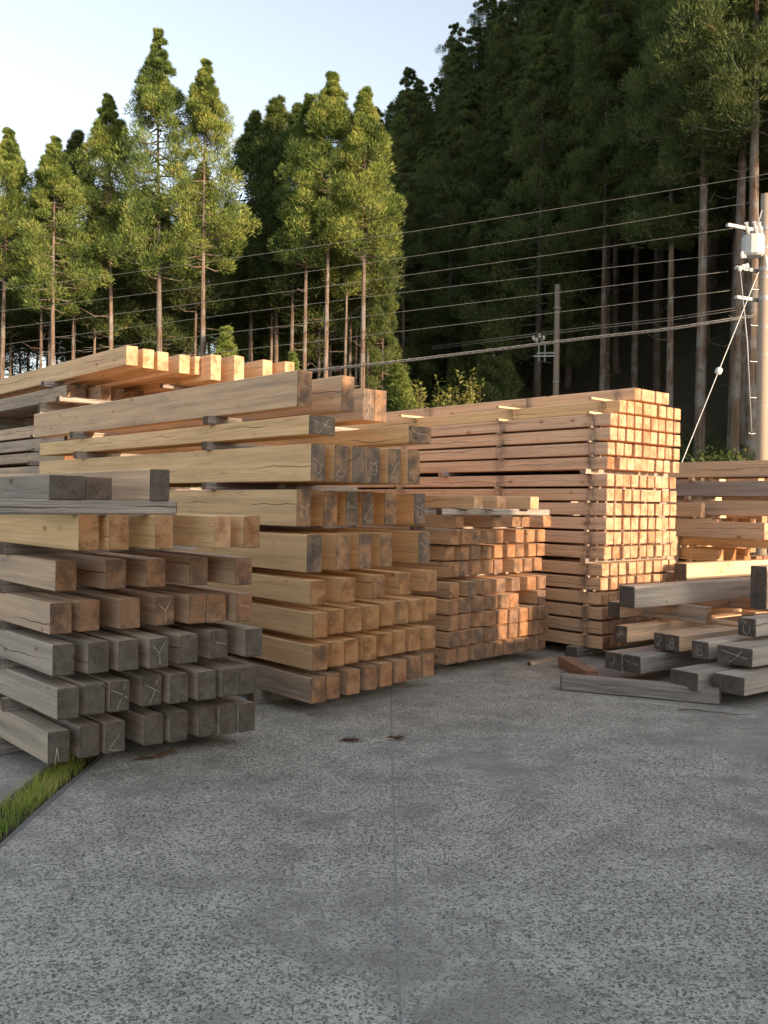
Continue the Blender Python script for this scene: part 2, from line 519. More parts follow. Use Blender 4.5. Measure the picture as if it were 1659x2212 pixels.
def sstep(a, b, x):
    t = min(1, max(0, (x - a) / (b - a)))
    return t * t * (3 - 2 * t)
def hill(x, y):
    d = .6 * (x - 5) + .8 * (y - 47)
    a = 1.06 * d
    b = 18.5 + 1.9 * x
    h = -math.log(math.exp(-a / 4) + math.exp(-b / 4)) * 4 if min(a, b) > -60 else -60
    h = max(0, h - 1.3 * max(0, y - 80))
    h = min(h, 70) + 46 * sstep(21, 33, x) * sstep(31.5, 35.5, .656 * x + .755 * y)  # last term: out-of-view spur added on the sunny side to shade the forest
    return h
v, f = [], []
NX, NY = 76, 64
for j in range(NY + 1):
    for i in range(NX + 1):
        x, y = -40 + 160 * i / NX, 0 + 170 * j / NY
        h = hill(x, y)
        h = h + (.5 * mnoise.noise((x * .2, y * .2, 0)) if h > .6 else 0) - .12
        v.append((x, y, h if h > 0 else -.3))
for j in range(NY):
    for i in range(NX):
        a = j * (NX + 1) + i
        f.append((a, a + 1, a + NX + 2, a + NX + 1))
structure(link('hillside', mesh_from('hillside', v, f, ['litter'], None, True)))
# ------------------------------------------------------------------ timber stacks
# layers from the ground up: (z, width, height, [(across, along) of each piece's near end]), in metres
ROWS_A = [
    (0.1,0.116,0.17,[(1.853,4.658),(2.027,4.668),(2.169,4.657),(2.41,4.667),(2.557,4.644),(2.75,4.645),(2.87,4.61),(2.99,4.589)]),
    (0.345,0.116,0.165,[(1.871,4.583),(2.021,4.595),(2.156,4.58),(2.359,4.597),(2.507,4.56),(2.678,4.54),(2.832,4.527),(2.954,4.524)]),
    (0.572,0.116,0.165,[(1.853,4.606),(2.028,4.569),(2.187,4.542),(2.352,4.507),(2.55,4.53),(2.773,4.566),(2.977,4.503)]),
    (0.787,0.116,0.165,[(1.852,4.647),(2.013,4.657),(2.233,4.622),(2.45,4.63),(2.638,4.588),(2.758,4.566),(2.906,4.512)]),
    (1.015,0.116,0.16,[(1.868,4.625),(2.132,4.591),(2.358,4.567),(2.621,4.552),(2.84,4.419)]),
    (1.245,0.106,0.178,[(1.853,4.302),(2.003,4.279),(2.236,4.244),(2.56,4.195),(2.732,4.17)]),
]
ROWS_B = [
    (0.1,0.128,0.178,[(3.801,4.936),(3.964,4.973),(4.173,4.999),(4.378,5.032),(4.557,5.063),(4.734,5.089),(4.935,5.125),(5.103,5.151)]),
    (0.329,0.128,0.176,[(3.806,4.926),(3.994,4.972),(4.152,4.994),(4.352,5.02),(4.568,5.08),(4.738,5.106),(4.923,5.129),(5.093,5.126)]),
    (0.557,0.128,0.176,[(3.807,4.932),(4.007,4.994),(4.188,5.004),(4.376,5.024),(4.606,5.105),(4.766,5.114),(4.956,5.145),(5.138,5.169)]),
    (0.784,0.128,0.172,[(3.798,4.949),(4.096,4.972),(4.47,5.063),(4.816,5.133),(5.162,5.189)]),
    (1.008,0.128,0.265,[(3.801,5.0),(4.111,5.062),(4.373,5.114),(4.635,5.166),(5.154,5.27)]),
    (1.328,0.128,0.263,[(3.801,5.131),(4.091,5.189),(4.34,5.238),(4.538,5.278),(4.829,5.336),(5.241,5.419)]),
    (1.65,0.128,0.262,[(3.801,4.971),(4.001,4.955),(4.153,4.943),(4.285,4.932),(4.482,4.916),(4.668,4.901)]),
    (1.979,0.24,0.135,[(3.801,5.0),(4.83,5.062)]),
    (2.181,0.128,0.262,[(3.802,5.139),(4.187,5.116),(4.773,5.56),(4.905,5.557)]),
]
ROWS_D = [
    (0.1,0.124,0.135,[(5.642,5.41),(5.809,5.417),(6.019,5.416),(6.155,5.422),(6.312,5.437),(6.49,5.44),(6.637,5.446),(6.79,5.451),(6.962,5.445)]),
    (0.252,0.124,0.132,[(5.641,5.372),(5.806,5.386),(5.994,5.397),(6.184,5.414),(6.359,5.433),(6.523,5.44),(6.689,5.448),(6.839,5.432),(6.987,5.432)]),
    (0.398,0.124,0.13,[(5.642,5.376),(5.821,5.399),(6.021,5.424),(6.156,5.394),(6.348,5.421),(6.489,5.404),(6.63,5.405),(6.811,5.423),(6.966,5.418)]),
    (0.541,0.124,0.13,[(5.615,5.357),(5.823,5.398),(5.999,5.408),(6.214,5.426),(6.376,5.421),(6.504,5.417),(6.948,5.442)]),
    (0.687,0.124,0.128,[(5.645,5.385),(5.887,5.389),(6.13,5.436),(6.363,5.462),(6.582,5.467),(6.806,5.455),(6.99,5.474)]),
    (0.862,0.124,0.126,[(5.674,5.42),(5.858,5.473),(6.057,5.501),(6.233,5.504),(6.392,5.521),(6.639,5.487),(6.81,5.503),(6.983,5.522)]),
    (1.006,0.118,0.121,[(5.68,5.475),(5.853,5.455),(6.019,5.469),(6.208,5.502),(6.364,5.5),(6.582,5.525),(6.704,5.518),(6.881,5.512),(7.033,5.522)]),
    (1.151,0.118,0.121,[(5.642,5.377),(5.802,5.385),(5.924,5.391),(6.133,5.401),(6.261,5.408),(6.581,5.424),(6.754,5.432),(6.932,5.441)]),
    (1.297,0.118,0.115,[(5.642,5.33),(6.168,5.356),(6.464,5.371),(6.608,5.378),(6.955,5.395)]),
    (1.47,0.118,0.112,[(5.642,5.112),(5.957,5.128),(6.454,5.153)]),
]
ROWS_C = [
    (0.1,0.12,0.12,[(7.478,5.051),(7.636,5.06),(7.789,5.054),(7.951,5.058),(8.109,5.054),(8.253,5.056),(8.408,5.05),(8.585,5.056),(8.728,5.058)]),
    (0.244,0.12,0.12,[(7.479,5.066),(7.641,5.069),(7.796,5.071),(7.939,5.069),(8.112,5.071),(8.265,5.065),(8.415,5.07),(8.566,5.065),(8.743,5.071)]),
    (0.387,0.12,0.12,[(7.487,5.072),(7.625,5.071),(7.783,5.074),(7.942,5.074),(8.117,5.078),(8.261,5.075),(8.423,5.078),(8.572,5.077),(8.734,5.079)]),
    (0.531,0.12,0.12,[(7.482,5.082),(7.627,5.078),(7.801,5.076),(7.96,5.085),(8.116,5.087),(8.265,5.076),(8.425,5.085),(8.57,5.08),(8.742,5.077)]),
    (0.674,0.12,0.12,[(7.478,5.084),(7.641,5.078),(7.801,5.084),(7.938,5.076),(8.109,5.073),(8.252,5.079),(8.425,5.072),(8.573,5.074),(8.743,5.077)]),
    (0.818,0.12,0.12,[(7.481,5.073),(7.627,5.075),(7.781,5.074),(7.958,5.074),(8.102,5.074),(8.274,5.078),(8.43,5.073),(8.574,5.072),(8.733,5.076)]),
    (0.985,0.12,0.12,[(7.478,5.052),(7.63,5.053),(7.803,5.046),(7.95,5.053),(8.107,5.051),(8.251,5.053),(8.418,5.049),(8.579,5.053),(8.722,5.054)]),
    (1.129,0.12,0.12,[(7.478,5.031),(7.618,5.032),(7.789,5.039),(7.929,5.043),(8.084,5.034),(8.246,5.036),(8.396,5.038),(8.527,5.035),(8.666,5.035)]),
    (1.272,0.12,0.12,[(7.478,5.032),(7.616,5.032),(7.784,5.035),(7.92,5.032),(8.087,5.033),(8.246,5.037),(8.381,5.028),(8.51,5.035),(8.653,5.037)]),
    (1.416,0.12,0.12,[(7.478,5.033),(7.619,5.032),(7.795,5.039),(7.954,5.032),(8.081,5.031),(8.223,5.034),(8.38,5.037),(8.516,5.03),(8.662,5.033)]),
    (1.559,0.12,0.12,[(7.478,5.029),(7.622,5.035),(7.788,5.03),(7.943,5.035),(8.082,5.027),(8.217,5.029),(8.344,5.033),(8.51,5.036),(8.65,5.03)]),
    (1.703,0.12,0.12,[(7.478,5.03),(7.632,5.028),(7.765,5.033),(7.905,5.029),(8.073,5.037),(8.22,5.037),(8.355,5.029),(8.479,5.03),(8.651,5.037)]),
    (1.872,0.12,0.12,[(7.481,5.033),(7.701,5.035),(7.825,5.029),(7.949,5.027),(8.073,5.029),(8.205,5.035),(8.364,5.028),(8.512,5.029),(8.699,5.03)]),
    (2.014,0.12,0.12,[(7.485,5.031),(7.637,5.031),(7.79,5.037),(7.956,5.028),(8.112,5.026),(8.257,5.037),(8.407,5.037),(8.556,5.038),(8.708,5.031)]),
    (2.157,0.12,0.12,[(7.493,5.015),(7.63,5.015),(7.774,5.007),(7.925,5.013),(8.088,5.014),(8.221,5.012),(8.375,5.01),(8.524,5.007),(8.678,5.008)]),
    (2.3,0.12,0.12,[(7.497,5.017),(7.649,5.015),(7.789,5.021),(7.937,5.017),(8.099,5.024),(8.242,5.015),(8.387,5.025),(8.541,5.022),(8.695,5.025)]),
    (2.442,0.12,0.12,[(7.667,5.025),(7.803,5.025),(7.937,5.021),(8.088,5.014),(8.223,5.023),(8.387,5.016),(8.536,5.018),(8.7,5.022)]),
    (2.585,0.12,0.12,[(7.914,5.02),(8.052,5.019),(8.177,5.025),(8.325,5.021),(8.449,5.018)]),
]

TH = R(42.1)
UX = Vector((math.cos(TH), math.sin(TH), 0))      # across the stacks
VX = Vector((-math.sin(TH), math.cos(TH), 0))     # along the timbers, away from the yard
A_LEN = math.atan2(VX.y, VX.x)
_cache = {}
def beam_mesh(L, w, h, ch, var, side='wood'):
    key = (round(L, 2), round(w, 3), round(h, 3), ch, var, side)
    if key in _cache:
        return _cache[key]
    bm = bmesh.new()
    bmesh.ops.create_cube(bm, size=1.0)
    q = random.Random(hash((round(L, 2), var)) & 0xffff)
    ky, kz = q.uniform(-.05, .05), q.uniform(-.04, .04)
    for vv in bm.verts:
        near = vv.co.x < 0
        vv.co = Vector((0 if near else L, vv.co.y * w, vv.co.z * h))
        vv.co.x += ky * vv.co.y + kz * vv.co.z + q.uniform(-.002, .002)
        vv.co.y += q.uniform(-.0015, .0015)
        vv.co.z += q.uniform(-.001, .001)
    bmesh.ops.bevel(bm, geom=bm.edges[:], offset=ch, segments=1, affect='EDGES')
    me = bpy.data.meshes.new('timber')
    bm.to_mesh(me)
    bm.free()
    me.materials.append(M[side])
    me.materials.append(M['end'])
    for p in me.polygons:
        p.material_index = 1 if abs(p.normal.x) > .5 else 0
    _cache[key] = me
    return me
def jit(c, a=.06, hue=.03):
    k = 1 + rng.uniform(-a, a)
    d = rng.uniform(-hue, hue)
    return (c[0] * k * (1 + d * .4), c[1] * k, c[2] * k * (1 - d))
YELLOW = (.79, .55, .305)
PALE = (.80, .60, .38)
FRESH = (.82, .565, .33)
PINK = (.78, .525, .355)
TAN = (.70, .495, .325)
BROWN = (.50, .365, .25)
GREYB = (.36, .30, .245)
LGREY = (.50, .425, .35)
LTAN = (.62, .46, .33)
SILVER = (.46, .415, .36)
def timber(name, loc, ang, L, w, h, col, wea, ewea, label, cat, group, ch=.004, side='wood', tilt=.0, jz=.0025):
    me = beam_mesh(L, w, h, ch, rng.randrange(3), side)
    o = link(name, me, None, loc, (tilt, 0, ang + rng.uniform(-jz, jz)))
    o.color = (*jit(col), max(0, wea + rng.uniform(-.08, .08)))
    o.pass_index = int(100 * max(0, ewea + rng.uniform(-.12, .14)))
    return tag(o, label, cat, group)
def layer_word(i, n):
    return 'bottom layer' if i == 0 else ('top layer' if i == n - 1 else ORD[i] + ' layer up')
def stacked(u, v, z, w, h):
    return UX * (u + w / 2) + VX * v + Vector((0, 0, z + h / 2))

# chalk drawings on sawn ends, as thin strokes in the plane of the end
def arc(cx, cy, r, a0, a1, n=9, ry=None):
    return [(cx + r * math.cos(R(a0 + (a1 - a0) * k / (n - 1))), cy + (ry or r) * math.sin(R(a0 + (a1 - a0) * k / (n - 1)))) for k in range(n)]
CHALK = {
    'cross': [[(-.7, -.6), (.1, .1), (.75, .65)], [(.7, -.55), (-.1, .1), (-.6, .75)]],
    'fork': [[(-.75, .55), (0, .0), (.05, -.8)], [(.6, .75), (0, .0)]],
    'hook': [[(-.7, -.75), (-.15, -.3), (.8, .45)], [(-.7, -.75), (-.3, -.9), (.3, -.85)]],
    'slash': [[(-.8, .5), (0, .2), (.8, -.15)], [(-.3, -.9), (.1, -.2), (.5, .8)]],
    'loop': [arc(0, -.1, .42, 100, 400, 12, .75), [(-.1, .6), (-.6, .9)]],
    'bow': [arc(-.5, .2, .75, -80, 50, 8, .7)],
    'kite': [[(-.8, .3), (.0, .05), (.8, .35)], arc(0, -.25, .5, 150, 400, 12, .45)],
    'wave': [[(-.8, .5), (-.3, .15), (.2, .1), (.8, .0)]],
    'eight': [arc(0, .33, .30, 0, 360, 12), arc(0, -.33, .36, 0, 360, 12)],
    'two': [arc(0, .35, .35, 160, -50, 9) + [(-.45, -.6), (.5, -.6)]],
    'star': [[(-.6, 0), (.6, 0)], [(0, -.6), (0, .6)], [(-.45, -.45), (.45, .45)]],
}
def chalk(o, w, h, which, wid=.0045, flip=1):
    v, f = [], []
    sx, sz = w * .46, min(h * .46, w * .8)
    oz = rng.uniform(-.3, .3) * (h * .46 - sz)
    for st in CHALK[which]:
        P = []
        for a, b in zip(st, st[1:]):
            for k in range(3):
                t = k / 3
                P.append((a[0] + (b[0] - a[0]) * t, a[1] + (b[1] - a[1]) * t))
        P.append(st[-1])
        for k in range(len(P) - 1):
            if rng.random() < .10:
                continue
            a = Vector((P[k][0] * sx, P[k][1] * sz + oz))
            b = Vector((P[k + 1][0] * sx, P[k + 1][1] * sz + oz))
            d = (b - a).normalized()
            ww = wid * rng.uniform(.45, 1.0) / 2
            n_ = Vector((-d.y, d.x)) * ww
            i = len(v)
            # lies on the sawn end, which may lean slightly; keep the stroke 2 mm proud
            for q in (a - n_, b - n_, b + n_, a + n_):
                v.append((0, -q.x * flip, q.y))
            f.append((i, i + 1, i + 2, i + 3))
    # follow the (slightly skewed) end face of the parent
    me0 = o.data
    endp = min((p for p in me0.polygons if abs(p.normal.x) > .9), key=lambda p: p.center.x)
    nrm, c = endp.normal, endp.center
    vv = []
    for x, y, z in v:
        xx = c.x - (nrm.y * (y - c.y) + nrm.z * (z - c.z)) / nrm.x - .0022
        vv.append((xx, y, z))
    return link('chalk_mark', mesh_from('chalk_mark', vv, f, ['chalk']), o)

def lay(rows, spec, stack, group, noun, lens, ch=.004, side='wood', chalky=None):
    n = len(rows)
    for i, (z, w, h, bs) in enumerate(rows):
        col, wea, ewea, look = spec(i)
        for j, (u, v) in enumerate(bs):
            lab = f'{look} {noun}, {ORD[j]} from the shaded side, {layer_word(i, n)} of {stack}'
            name = 'square_post' if noun == 'post' else 'sawn_timber'
            o = timber(name, stacked(u, v, z, w, h), A_LEN, rng.choice(lens), w, h, col, wea, ewea, lab, 'timber', group, ch, side)
            if chalky and rng.random() < chalky(i):
                chalk(o, w, h, rng.choice(['cross', 'fork', 'hook', 'slash', 'slash', 'kite', 'wave', 'fork', 'wave']), .0036)
def stick(u0, u1, v, z, w, h, col, wea, label, group, ch=.003, dv=0.0, ewea=None):
    L = u1 - u0
    loc = UX * u0 + VX * v + Vector((0, 0, z + h / 2))
    me = beam_mesh(L, w, h, ch, rng.randrange(3))
    o = link('spacer_stick', me, None, loc, (0, 0, TH + dv))
    o.color = (*jit(col, .12), max(0, wea + rng.uniform(-.1, .1)))
    o.pass_index = int(100 * (wea if ewea is None else ewea))
    return tag(o, label, 'stick', group)
def sticks(rows, vs, u0, u1, stack, group, w=.06, col=GREYB, wea=.55, over=(.03, .09), top_extra=0):
    for i in range(1, len(rows)):
        za = rows[i - 1][0] + rows[i - 1][2]
        hh = rows[i][0] - za
        for v, where in vs:
            uu0 = u0 - rng.uniform(*over)
            stick(uu0, u1 + rng.uniform(0, .06), v + rng.uniform(-.05, .05), za, w, hh, col, wea,
                  f'spacer stick {where}, under the {layer_word(i, len(rows))} of {stack}', group)
def bearers(us, vs, zt, stack, w=.10):
    for v, where in vs:
        stick(us[0], us[1], v, 0.0, w, zt, BROWN, .6, f'heavy timber bearer on the concrete {where}, under {stack}', 'bearers under the stacks', .005)

# --- low weathered stack on the left
SA = 'the low weathered stack'
specA = [(LGREY, .30, .92, 'grey weathered'), (LGREY, .32, .92, 'grey weathered'), (LGREY, .30, .98, 'grey weathered'),
         (LTAN, .16, .34, 'brown weathered'), (LTAN, .28, .44, 'brown weathered'), (YELLOW, .0, .14, 'pale sawn')]
lay(ROWS_A, lambda i: specA[i], SA, 'beams of the low weathered stack', 'beam', (3.98, 4.0, 4.03), .005, chalky=lambda i: (.08, .2, .22, .3, .1, .0)[i])
sticks(ROWS_A, ((5.35, 'near the sawn ends'), (7.2, 'at mid-length')), 1.853, 3.08, SA, 'spacer sticks in the low stack', .05, over=(-.02, .03))
bearers((1.80, 3.14), ((5.4, 'near the sawn ends'), (7.4, 'at mid-length')), .1, SA)
first = bpy.data.objects['sawn_timber']
sv, sf = [], []
for a_, l_ in ((-97, .07), (-81, .09)):
    d_ = Vector((-.10, math.cos(R(a_)), math.sin(R(a_)))).normalized() * l_
    n_ = Vector((0, -d_.z, d_.y)).normalized() * .0022
    b_ = Vector((-.006, .014, .0))
    i_ = len(sv)
    sv += [tuple(b_ - n_), tuple(b_ + n_), tuple(b_ + d_ + n_ * .4), tuple(b_ + d_ - n_ * .4)]
    sf.append((i_, i_ + 1, i_ + 2, i_ + 3))
link('torn_fibre', mesh_from('torn_fibre', sv, sf, ['straw']), first)['label'] = 'tuft of white torn fibres hanging from a knot hole'
# lengths lying on top of it, on a grey cross plank
stick(.95, 2.40, 4.36, 1.423, .11, .076, GREYB, .62, 'grey weathered cross plank with rounded end on the low weathered stack', None, .012)
for (u, v, w, h, z, lab, col, we, ee) in ((1.705, 4.30, .178, .118, 1.499, 'flat timber with nearly black sawn end on the grey cross plank', GREYB, .30, 1.05),
                                     (1.889, 4.31, .138, .112, 1.499, 'flat timber with pale grey sawn end beside the black-ended one', GREYB, .45, .62),
                                     (2.235, 4.30, .112, .165, 1.499, 'upright beam with split grey sawn end on the grey cross plank', TAN, .22, .85)):
    timber('sawn_timber', stacked(u, v, z, w, h), A_LEN, 3.6, w, h, col, we, ee, lab, 'timber', 'lengths on top of the low stack')
stick(1.6, 2.45, 6.9, 1.423, .07, .076, GREYB, .6, 'grey spacer stick far back under the loose top lengths of the low stack', None)

# --- tall mixed stack of deep beams
SB = 'the deep-beam stack'
specB = [(TAN, .36, .34, 'brown square'), (YELLOW, .06, .30, 'tan square'), (YELLOW, .04, .32, 'tan square'), (YELLOW, .04, .28, 'tan square'),
         (YELLOW, .02, .55, 'deep pale'), (YELLOW, .06, .62, 'deep pale'), (YELLOW, .0, .62, 'deep yellow'), (YELLOW, .02, .70, 'flat yellow'), (TAN, .16, .62, 'deep brownish')]
lay(ROWS_B, lambda i: specB[i], SB, 'beams of the deep-beam stack', 'beam', (4.9, 4.94, 4.98), .005, chalky=lambda i: (.0, .0, .05, .05, .5, .6, .7, 1, .5)[i])
sticks(ROWS_B, ((6.28, 'near the sawn ends'), (8.76, 'toward the far ends')), 3.80, 5.28, SB, 'spacer sticks in the deep-beam stack', .075, over=(.05, .13))
bearers((3.74, 5.3), ((5.6, 'near the sawn ends'), (8.9, 'toward the far ends')), .1, SB)

# --- small stack of square posts
SD = 'the small post stack'
def specD(i):
    return (TAN, .12, .42, 'square brown') if i < 7 else ((TAN, .08, .36, 'square brown') if i < 9 else (FRESH, .0, .0, 'square fresh'))
lay(ROWS_D, specD, SD, 'posts of the small stack', 'post', (3.96, 4.0, 4.02), .005)
sticks(ROWS_D, ((5.85, 'near the sawn ends'), (8.1, 'toward the far ends')), 5.64, 7.1, SD, 'spacer sticks in the small post stack', .04, over=(.0, .05))
stick(5.42, 6.90, 5.31, 1.412, .07, .055, GREYB, .55, 'grey board across the sawn ends near the top of the small post stack', None, .008)
bearers((5.6, 7.15), ((5.9, 'near the sawn ends'), (8.3, 'toward the far ends')), .1, SD)

# --- tall neat stack of square posts
SC = 'the tall neat stack'
def specC(i):
    if i == 16:
        return (YELLOW, .0, .0, 'pale yellow')
    return (PINK if i > 6 else TAN, .02, .02, 'square pinkish' if i > 6 else 'square brown')
lay(ROWS_C, specC, SC, 'posts of the tall neat stack', 'post', (6.0, 6.02), .006, 'wood_stained')
for i in range(1, len(ROWS_C)):
    za = ROWS_C[i - 1][0] + .12
    hh = ROWS_C[i][0] - za
    u0 = 7.478
    for v, where in ((5.24, 'near the sawn ends'), (6.40, 'at mid-length'), (7.97, 'toward the far ends')):
        if i in (6, 12) and v == 6.40:
            v = 7.2
        a = u0 - rng.uniform(.02, .06) - (.05 if i in (6, 12) else 0)
        stick(a, 8.9 if i < 17 else 8.65, v + rng.uniform(-.03, .03), za, .034 if i not in (6, 12) else .07, hh, PALE if (i > 15 or rng.random() < .3) else GREYB, .0 if i > 15 else .45,
              f'spacer stick {where}, under the {layer_word(i, 18)} of {SC}', 'spacer sticks in the tall neat stack', .002, 0, .0)
stick(7.38, 8.95, 5.36, 0, .13, .1, GREYB, .75, 'heavy dark bearer on the concrete near the sawn ends of the tall neat stack', 'bearers under the stacks', .008)
stick(7.38, 8.95, 8.0, 0, .13, .1, GREYB, .75, 'heavy dark bearer on the concrete far under the tall neat stack', 'bearers under the stacks', .008)
stick(7.38, 8.95, 10.5, 0, .13, .1, GREYB, .75, 'heavy dark bearer at the far end of the tall neat stack', 'bearers under the stacks', .008)

# --- far stack with overhanging top layer
SP = 'the far overhanging stack'
ROWS_P = []
zz = .1
for k, (h, gap) in enumerate(((.2, .06), (.2, .06), (.2, .06), (.2, .06), (.2, .06), (.2, .06), (.24, .05), (.12, .035), (.135, .03), (.14, .05))):
    ROWS_P.append((round(zz, 3), .14, h, [(4.20 + .205 * j + rng.uniform(-.01, .03), 10.15 + rng.uniform(-.02, .1)) for j in range(7)]))
    zz += h + gap
ztop = zz
ROWS_P.append((2.655, .125, .165, [(4.19, 10.11), (4.325, 10.16), (4.50, 9.88), (4.72, 10.0), (5.0, 10.05), (5.3, 10.02)]))
specP = lambda i: (BROWN if i % 3 else TAN, .30, .45, 'brown weathered')
lay(ROWS_P, specP, SP, 'beams of the far overhanging stack', 'beam', (4.3, 4.36), .005)
PT = [(4.195, 8.62, .128, .20, 2.89), (4.407, 8.674, .128, .20, 2.89), (4.595, 8.71, .128, .20, 2.89), (4.863, 8.727, .128, .20, 2.89), (5.04, 8.70, .066, .20, 2.89),
      (5.112, 8.49, .128, .275, 2.82), (5.322, 8.354, .128, .275, 2.82), (5.612, 8.23, .128, .25, 2.82), (5.78, 8.05, .128, .25, 2.80)]
for j, (u, v, w, h, z) in enumerate(PT):
    timber('sawn_timber', stacked(u, v, z, w, h), A_LEN, 6.0, w, h, FRESH, .0, .0,
           f'sunlit {"deep beam" if h > .21 else "beam"}, {ORD[j]} from the shaded side, top of {SP}', 'timber', 'sunlit beams topping the far stack')
sticks(ROWS_P, ((10.75, 'near the sawn ends'), (13.2, 'toward the far ends')), 4.2, 5.65, SP, 'spacer sticks in the far overhanging stack', .08, over=(.04, .2))
stick(4.02, 5.1, 9.95, 2.60, .11, .055, GREYB, .7, 'grey bearer end sticking out below the top layers of the far overhanging stack', None, .006)
stick(4.08, 5.9, 10.55, 2.82, .09, .07, GREYB, .6, 'dark spacer stick under the overhanging sunlit top of the far stack', None, .004)
stick(4.9, 5.95, 9.2, 2.77, .08, .05, GREYB, .4, 'short pale spacer stick under the deep sunlit beams of the far stack', None, .004)

# --- stack behind the tall neat one
SE = 'the partly hidden stack'
UE = 10.3
ER = [(.1, .15, .16, 5.5, TAN, .2), (.30, .15, .15, 5.45, TAN, .1), (.49, .15, .16, 5.4, TAN, .25), (.69, .15, .14, 5.5, TAN, .1), (.86, .15, .14, 5.35, YELLOW, .05),
      (1.04, .15, .145, 4.55, YELLOW, .05), (1.21, .14, .165, 5.42, TAN, .12), (1.415, .15, .18, 4.45, TAN, .32), (1.645, .15, .185, 3.2, GREYB, .42), (1.88, .15, .19, 3.0, TAN, .22)]
for i, (z, w, h, v, col, we) in enumerate(ER):
    for j in range(3):
        vv = v + (.0 if j == 0 else rng.uniform(-.25, .05))
        if z < 1.0:
            vv = max(vv, 5.2)
        timber('sawn_timber', stacked(UE + j * .24 + (.02 if j else 0), vv, z, w, h), A_LEN, 5.0, w, h, col, we, .1,
               f'{"greyish" if we > .3 else "tan"} beam, {ORD[j]} from the shaded side, {layer_word(i, 10)} of {SE}', 'timber', 'beams of the stack beyond the posts')
for i in range(1, len(ER)):
    za = ER[i - 1][0] + ER[i - 1][2]
    for v, where in ((5.75, 'near the sawn ends'), (7.6, 'at mid-length')):
        stick(UE - .05, UE + .8, v + rng.uniform(-.1, .1), za, .06, ER[i][0] - za, PALE, .1, f'spacer stick {where}, under the {layer_word(i, 10)} of {SE}', 'spacer sticks beyond the tall stack')
for i in range(10):
    for j in range(3):
        z = .1 + i * .205
        timber('sawn_timber', stacked(UE + .86 + j * .2, (5.0 if z > 1 else 5.3) + rng.uniform(-.1, .3), z, .16, .17), A_LEN, 5.0, .16, .17, (TAN, BROWN)[i % 2], .2, .1,
               f'dim beam, {ORD[j]} from the front, {layer_word(i, 10)} of the rearmost row, partly hidden stack', 'timber', 'rearmost beams of the partly hidden stack')
# a few shorter lengths beside it whose sawn ends catch the sun
for k, (u, v, z, w, h, lab) in enumerate(((10.02, 5.42, 1.395, .10, .17, 'short fresh length with sunlit end poking out beside the tall neat stack, upper'),
                                     (10.04, 5.22, 1.185, .10, .185, 'short brown length with sunlit end poking out below the upper short length'),
                                     (10.03, 4.65, 1.15, .12, .19, 'short brown length with sunlit end lying furthest toward the loose pile'))):
    timber('sawn_timber', stacked(u, v, z, w, h), A_LEN, 3.4, w, h, TAN, .05, .0, lab, 'timber', 'short lengths beside the stack')
stick(9.9, 10.3, 6.1, 1.335, .06, .06, PALE, .1, 'pale stick carrying the upper short length beside the stack', None)
for k, v in enumerate((5.9, 7.4)):
    stick(9.98, 10.26, v, 0, .12, 1.148, BROWN, .3, ('upright block of timber offcuts propping the short lengths, sawn-end side', 'upright block of timber offcuts propping the short lengths, far side')[k], None)

# --- loose pile on the right, lying across the others
AF = R(90 - 53.3)
DX = Vector((math.cos(AF), math.sin(AF), 0))
EX = Vector((math.sin(AF), -math.cos(AF), 0))
SF = 'loose pile'
LOOSE = [  # along, right edge across, z, width, height, length, colour, side weathering, end weathering, label, chalk
    (6.15, -3.73, .10, .265, .136, 3.2, SILVER, .25, .98, 'wide flat grey beam at the bottom outer edge of the loose pile', None),
    (6.01, -4.03, .10, .25, .135, 3.2, GREYB, .55, 1.0, 'dark flat beam at the bottom, second in from the outer edge, loose pile', None),
    (6.22, -4.72, .10, .175, .145, 3.6, GREYB, .6, 1.05, 'dark flat bottom beam below the chalked pair, right half of two, loose pile', 'wave'),
    (6.20, -4.90, .10, .175, .145, 3.6, BROWN, .4, 1.0, 'dark flat bottom beam below the chalked pair, left half of two, loose pile', 'bow'),
    (6.43, -3.84, .27, .297, .140, 3.0, SILVER, .22, .85, 'broad grey beam with dark sawn end, second layer, outer edge of loose pile', 'slash'),
    (6.45, -4.23, .27, .160, .140, 3.0, SILVER, .25, .75, 'grey beam chalked with a figure, second layer, beside the broad one', 'eight'),
    (6.57, -4.59, .27, .142, .140, 3.1, TAN, .25, .70, 'pale beam chalked with a figure 8, one of a pair in the loose pile', 'eight'),
    (6.58, -4.737, .27, .118, .140, 3.1, TAN, .36, .75, 'brown beam chalked with a hook, other one of the pair', 'two'),
    (6.61, -5.17, .27, .137, .146, 3.0, TAN, .22, .72, 'tan beam with a chalked star, second layer, nearest the tall neat stack', 'star'),
    (6.83, -4.05, .446, .157, .150, 2.8, SILVER, .25, .75, 'grey beam with chalk loop, third layer, lying on the loose pile', 'loop'),
    (6.86, -5.45, .446, .144, .148, 3.0, TAN, .26, .7, 'tan beam end just below the long silvery beam', None),
    (6.53, -5.03, .600, .168, .193, 3.6, SILVER, .18, 1.10, 'long silvery beam with black sawn end lying on top of the loose pile', None),
    (8.12, -5.60, .745, .150, .172, 3.4, PALE, .0, 1.05, 'sunlit pale beam with black sawn end at the back of the pile', None),
    (7.54, -4.37, .600, .160, .385, 2.6, TAN, .30, .72, 'very deep beam standing on edge on the loose pile', None),
]
for (d, e, z, w, h, L, col, we, ee, lab, ck) in LOOSE:
    loc = DX * d + EX * (e - w / 2) + Vector((0, 0, z + h / 2))
    o = timber('sawn_timber', loc, AF, L, w, h, col, we, ee, lab, 'timber', 'beams of the loose pile', .006, jz=.004)
    if ck:
        chalk(o, w, h, ck, .006)
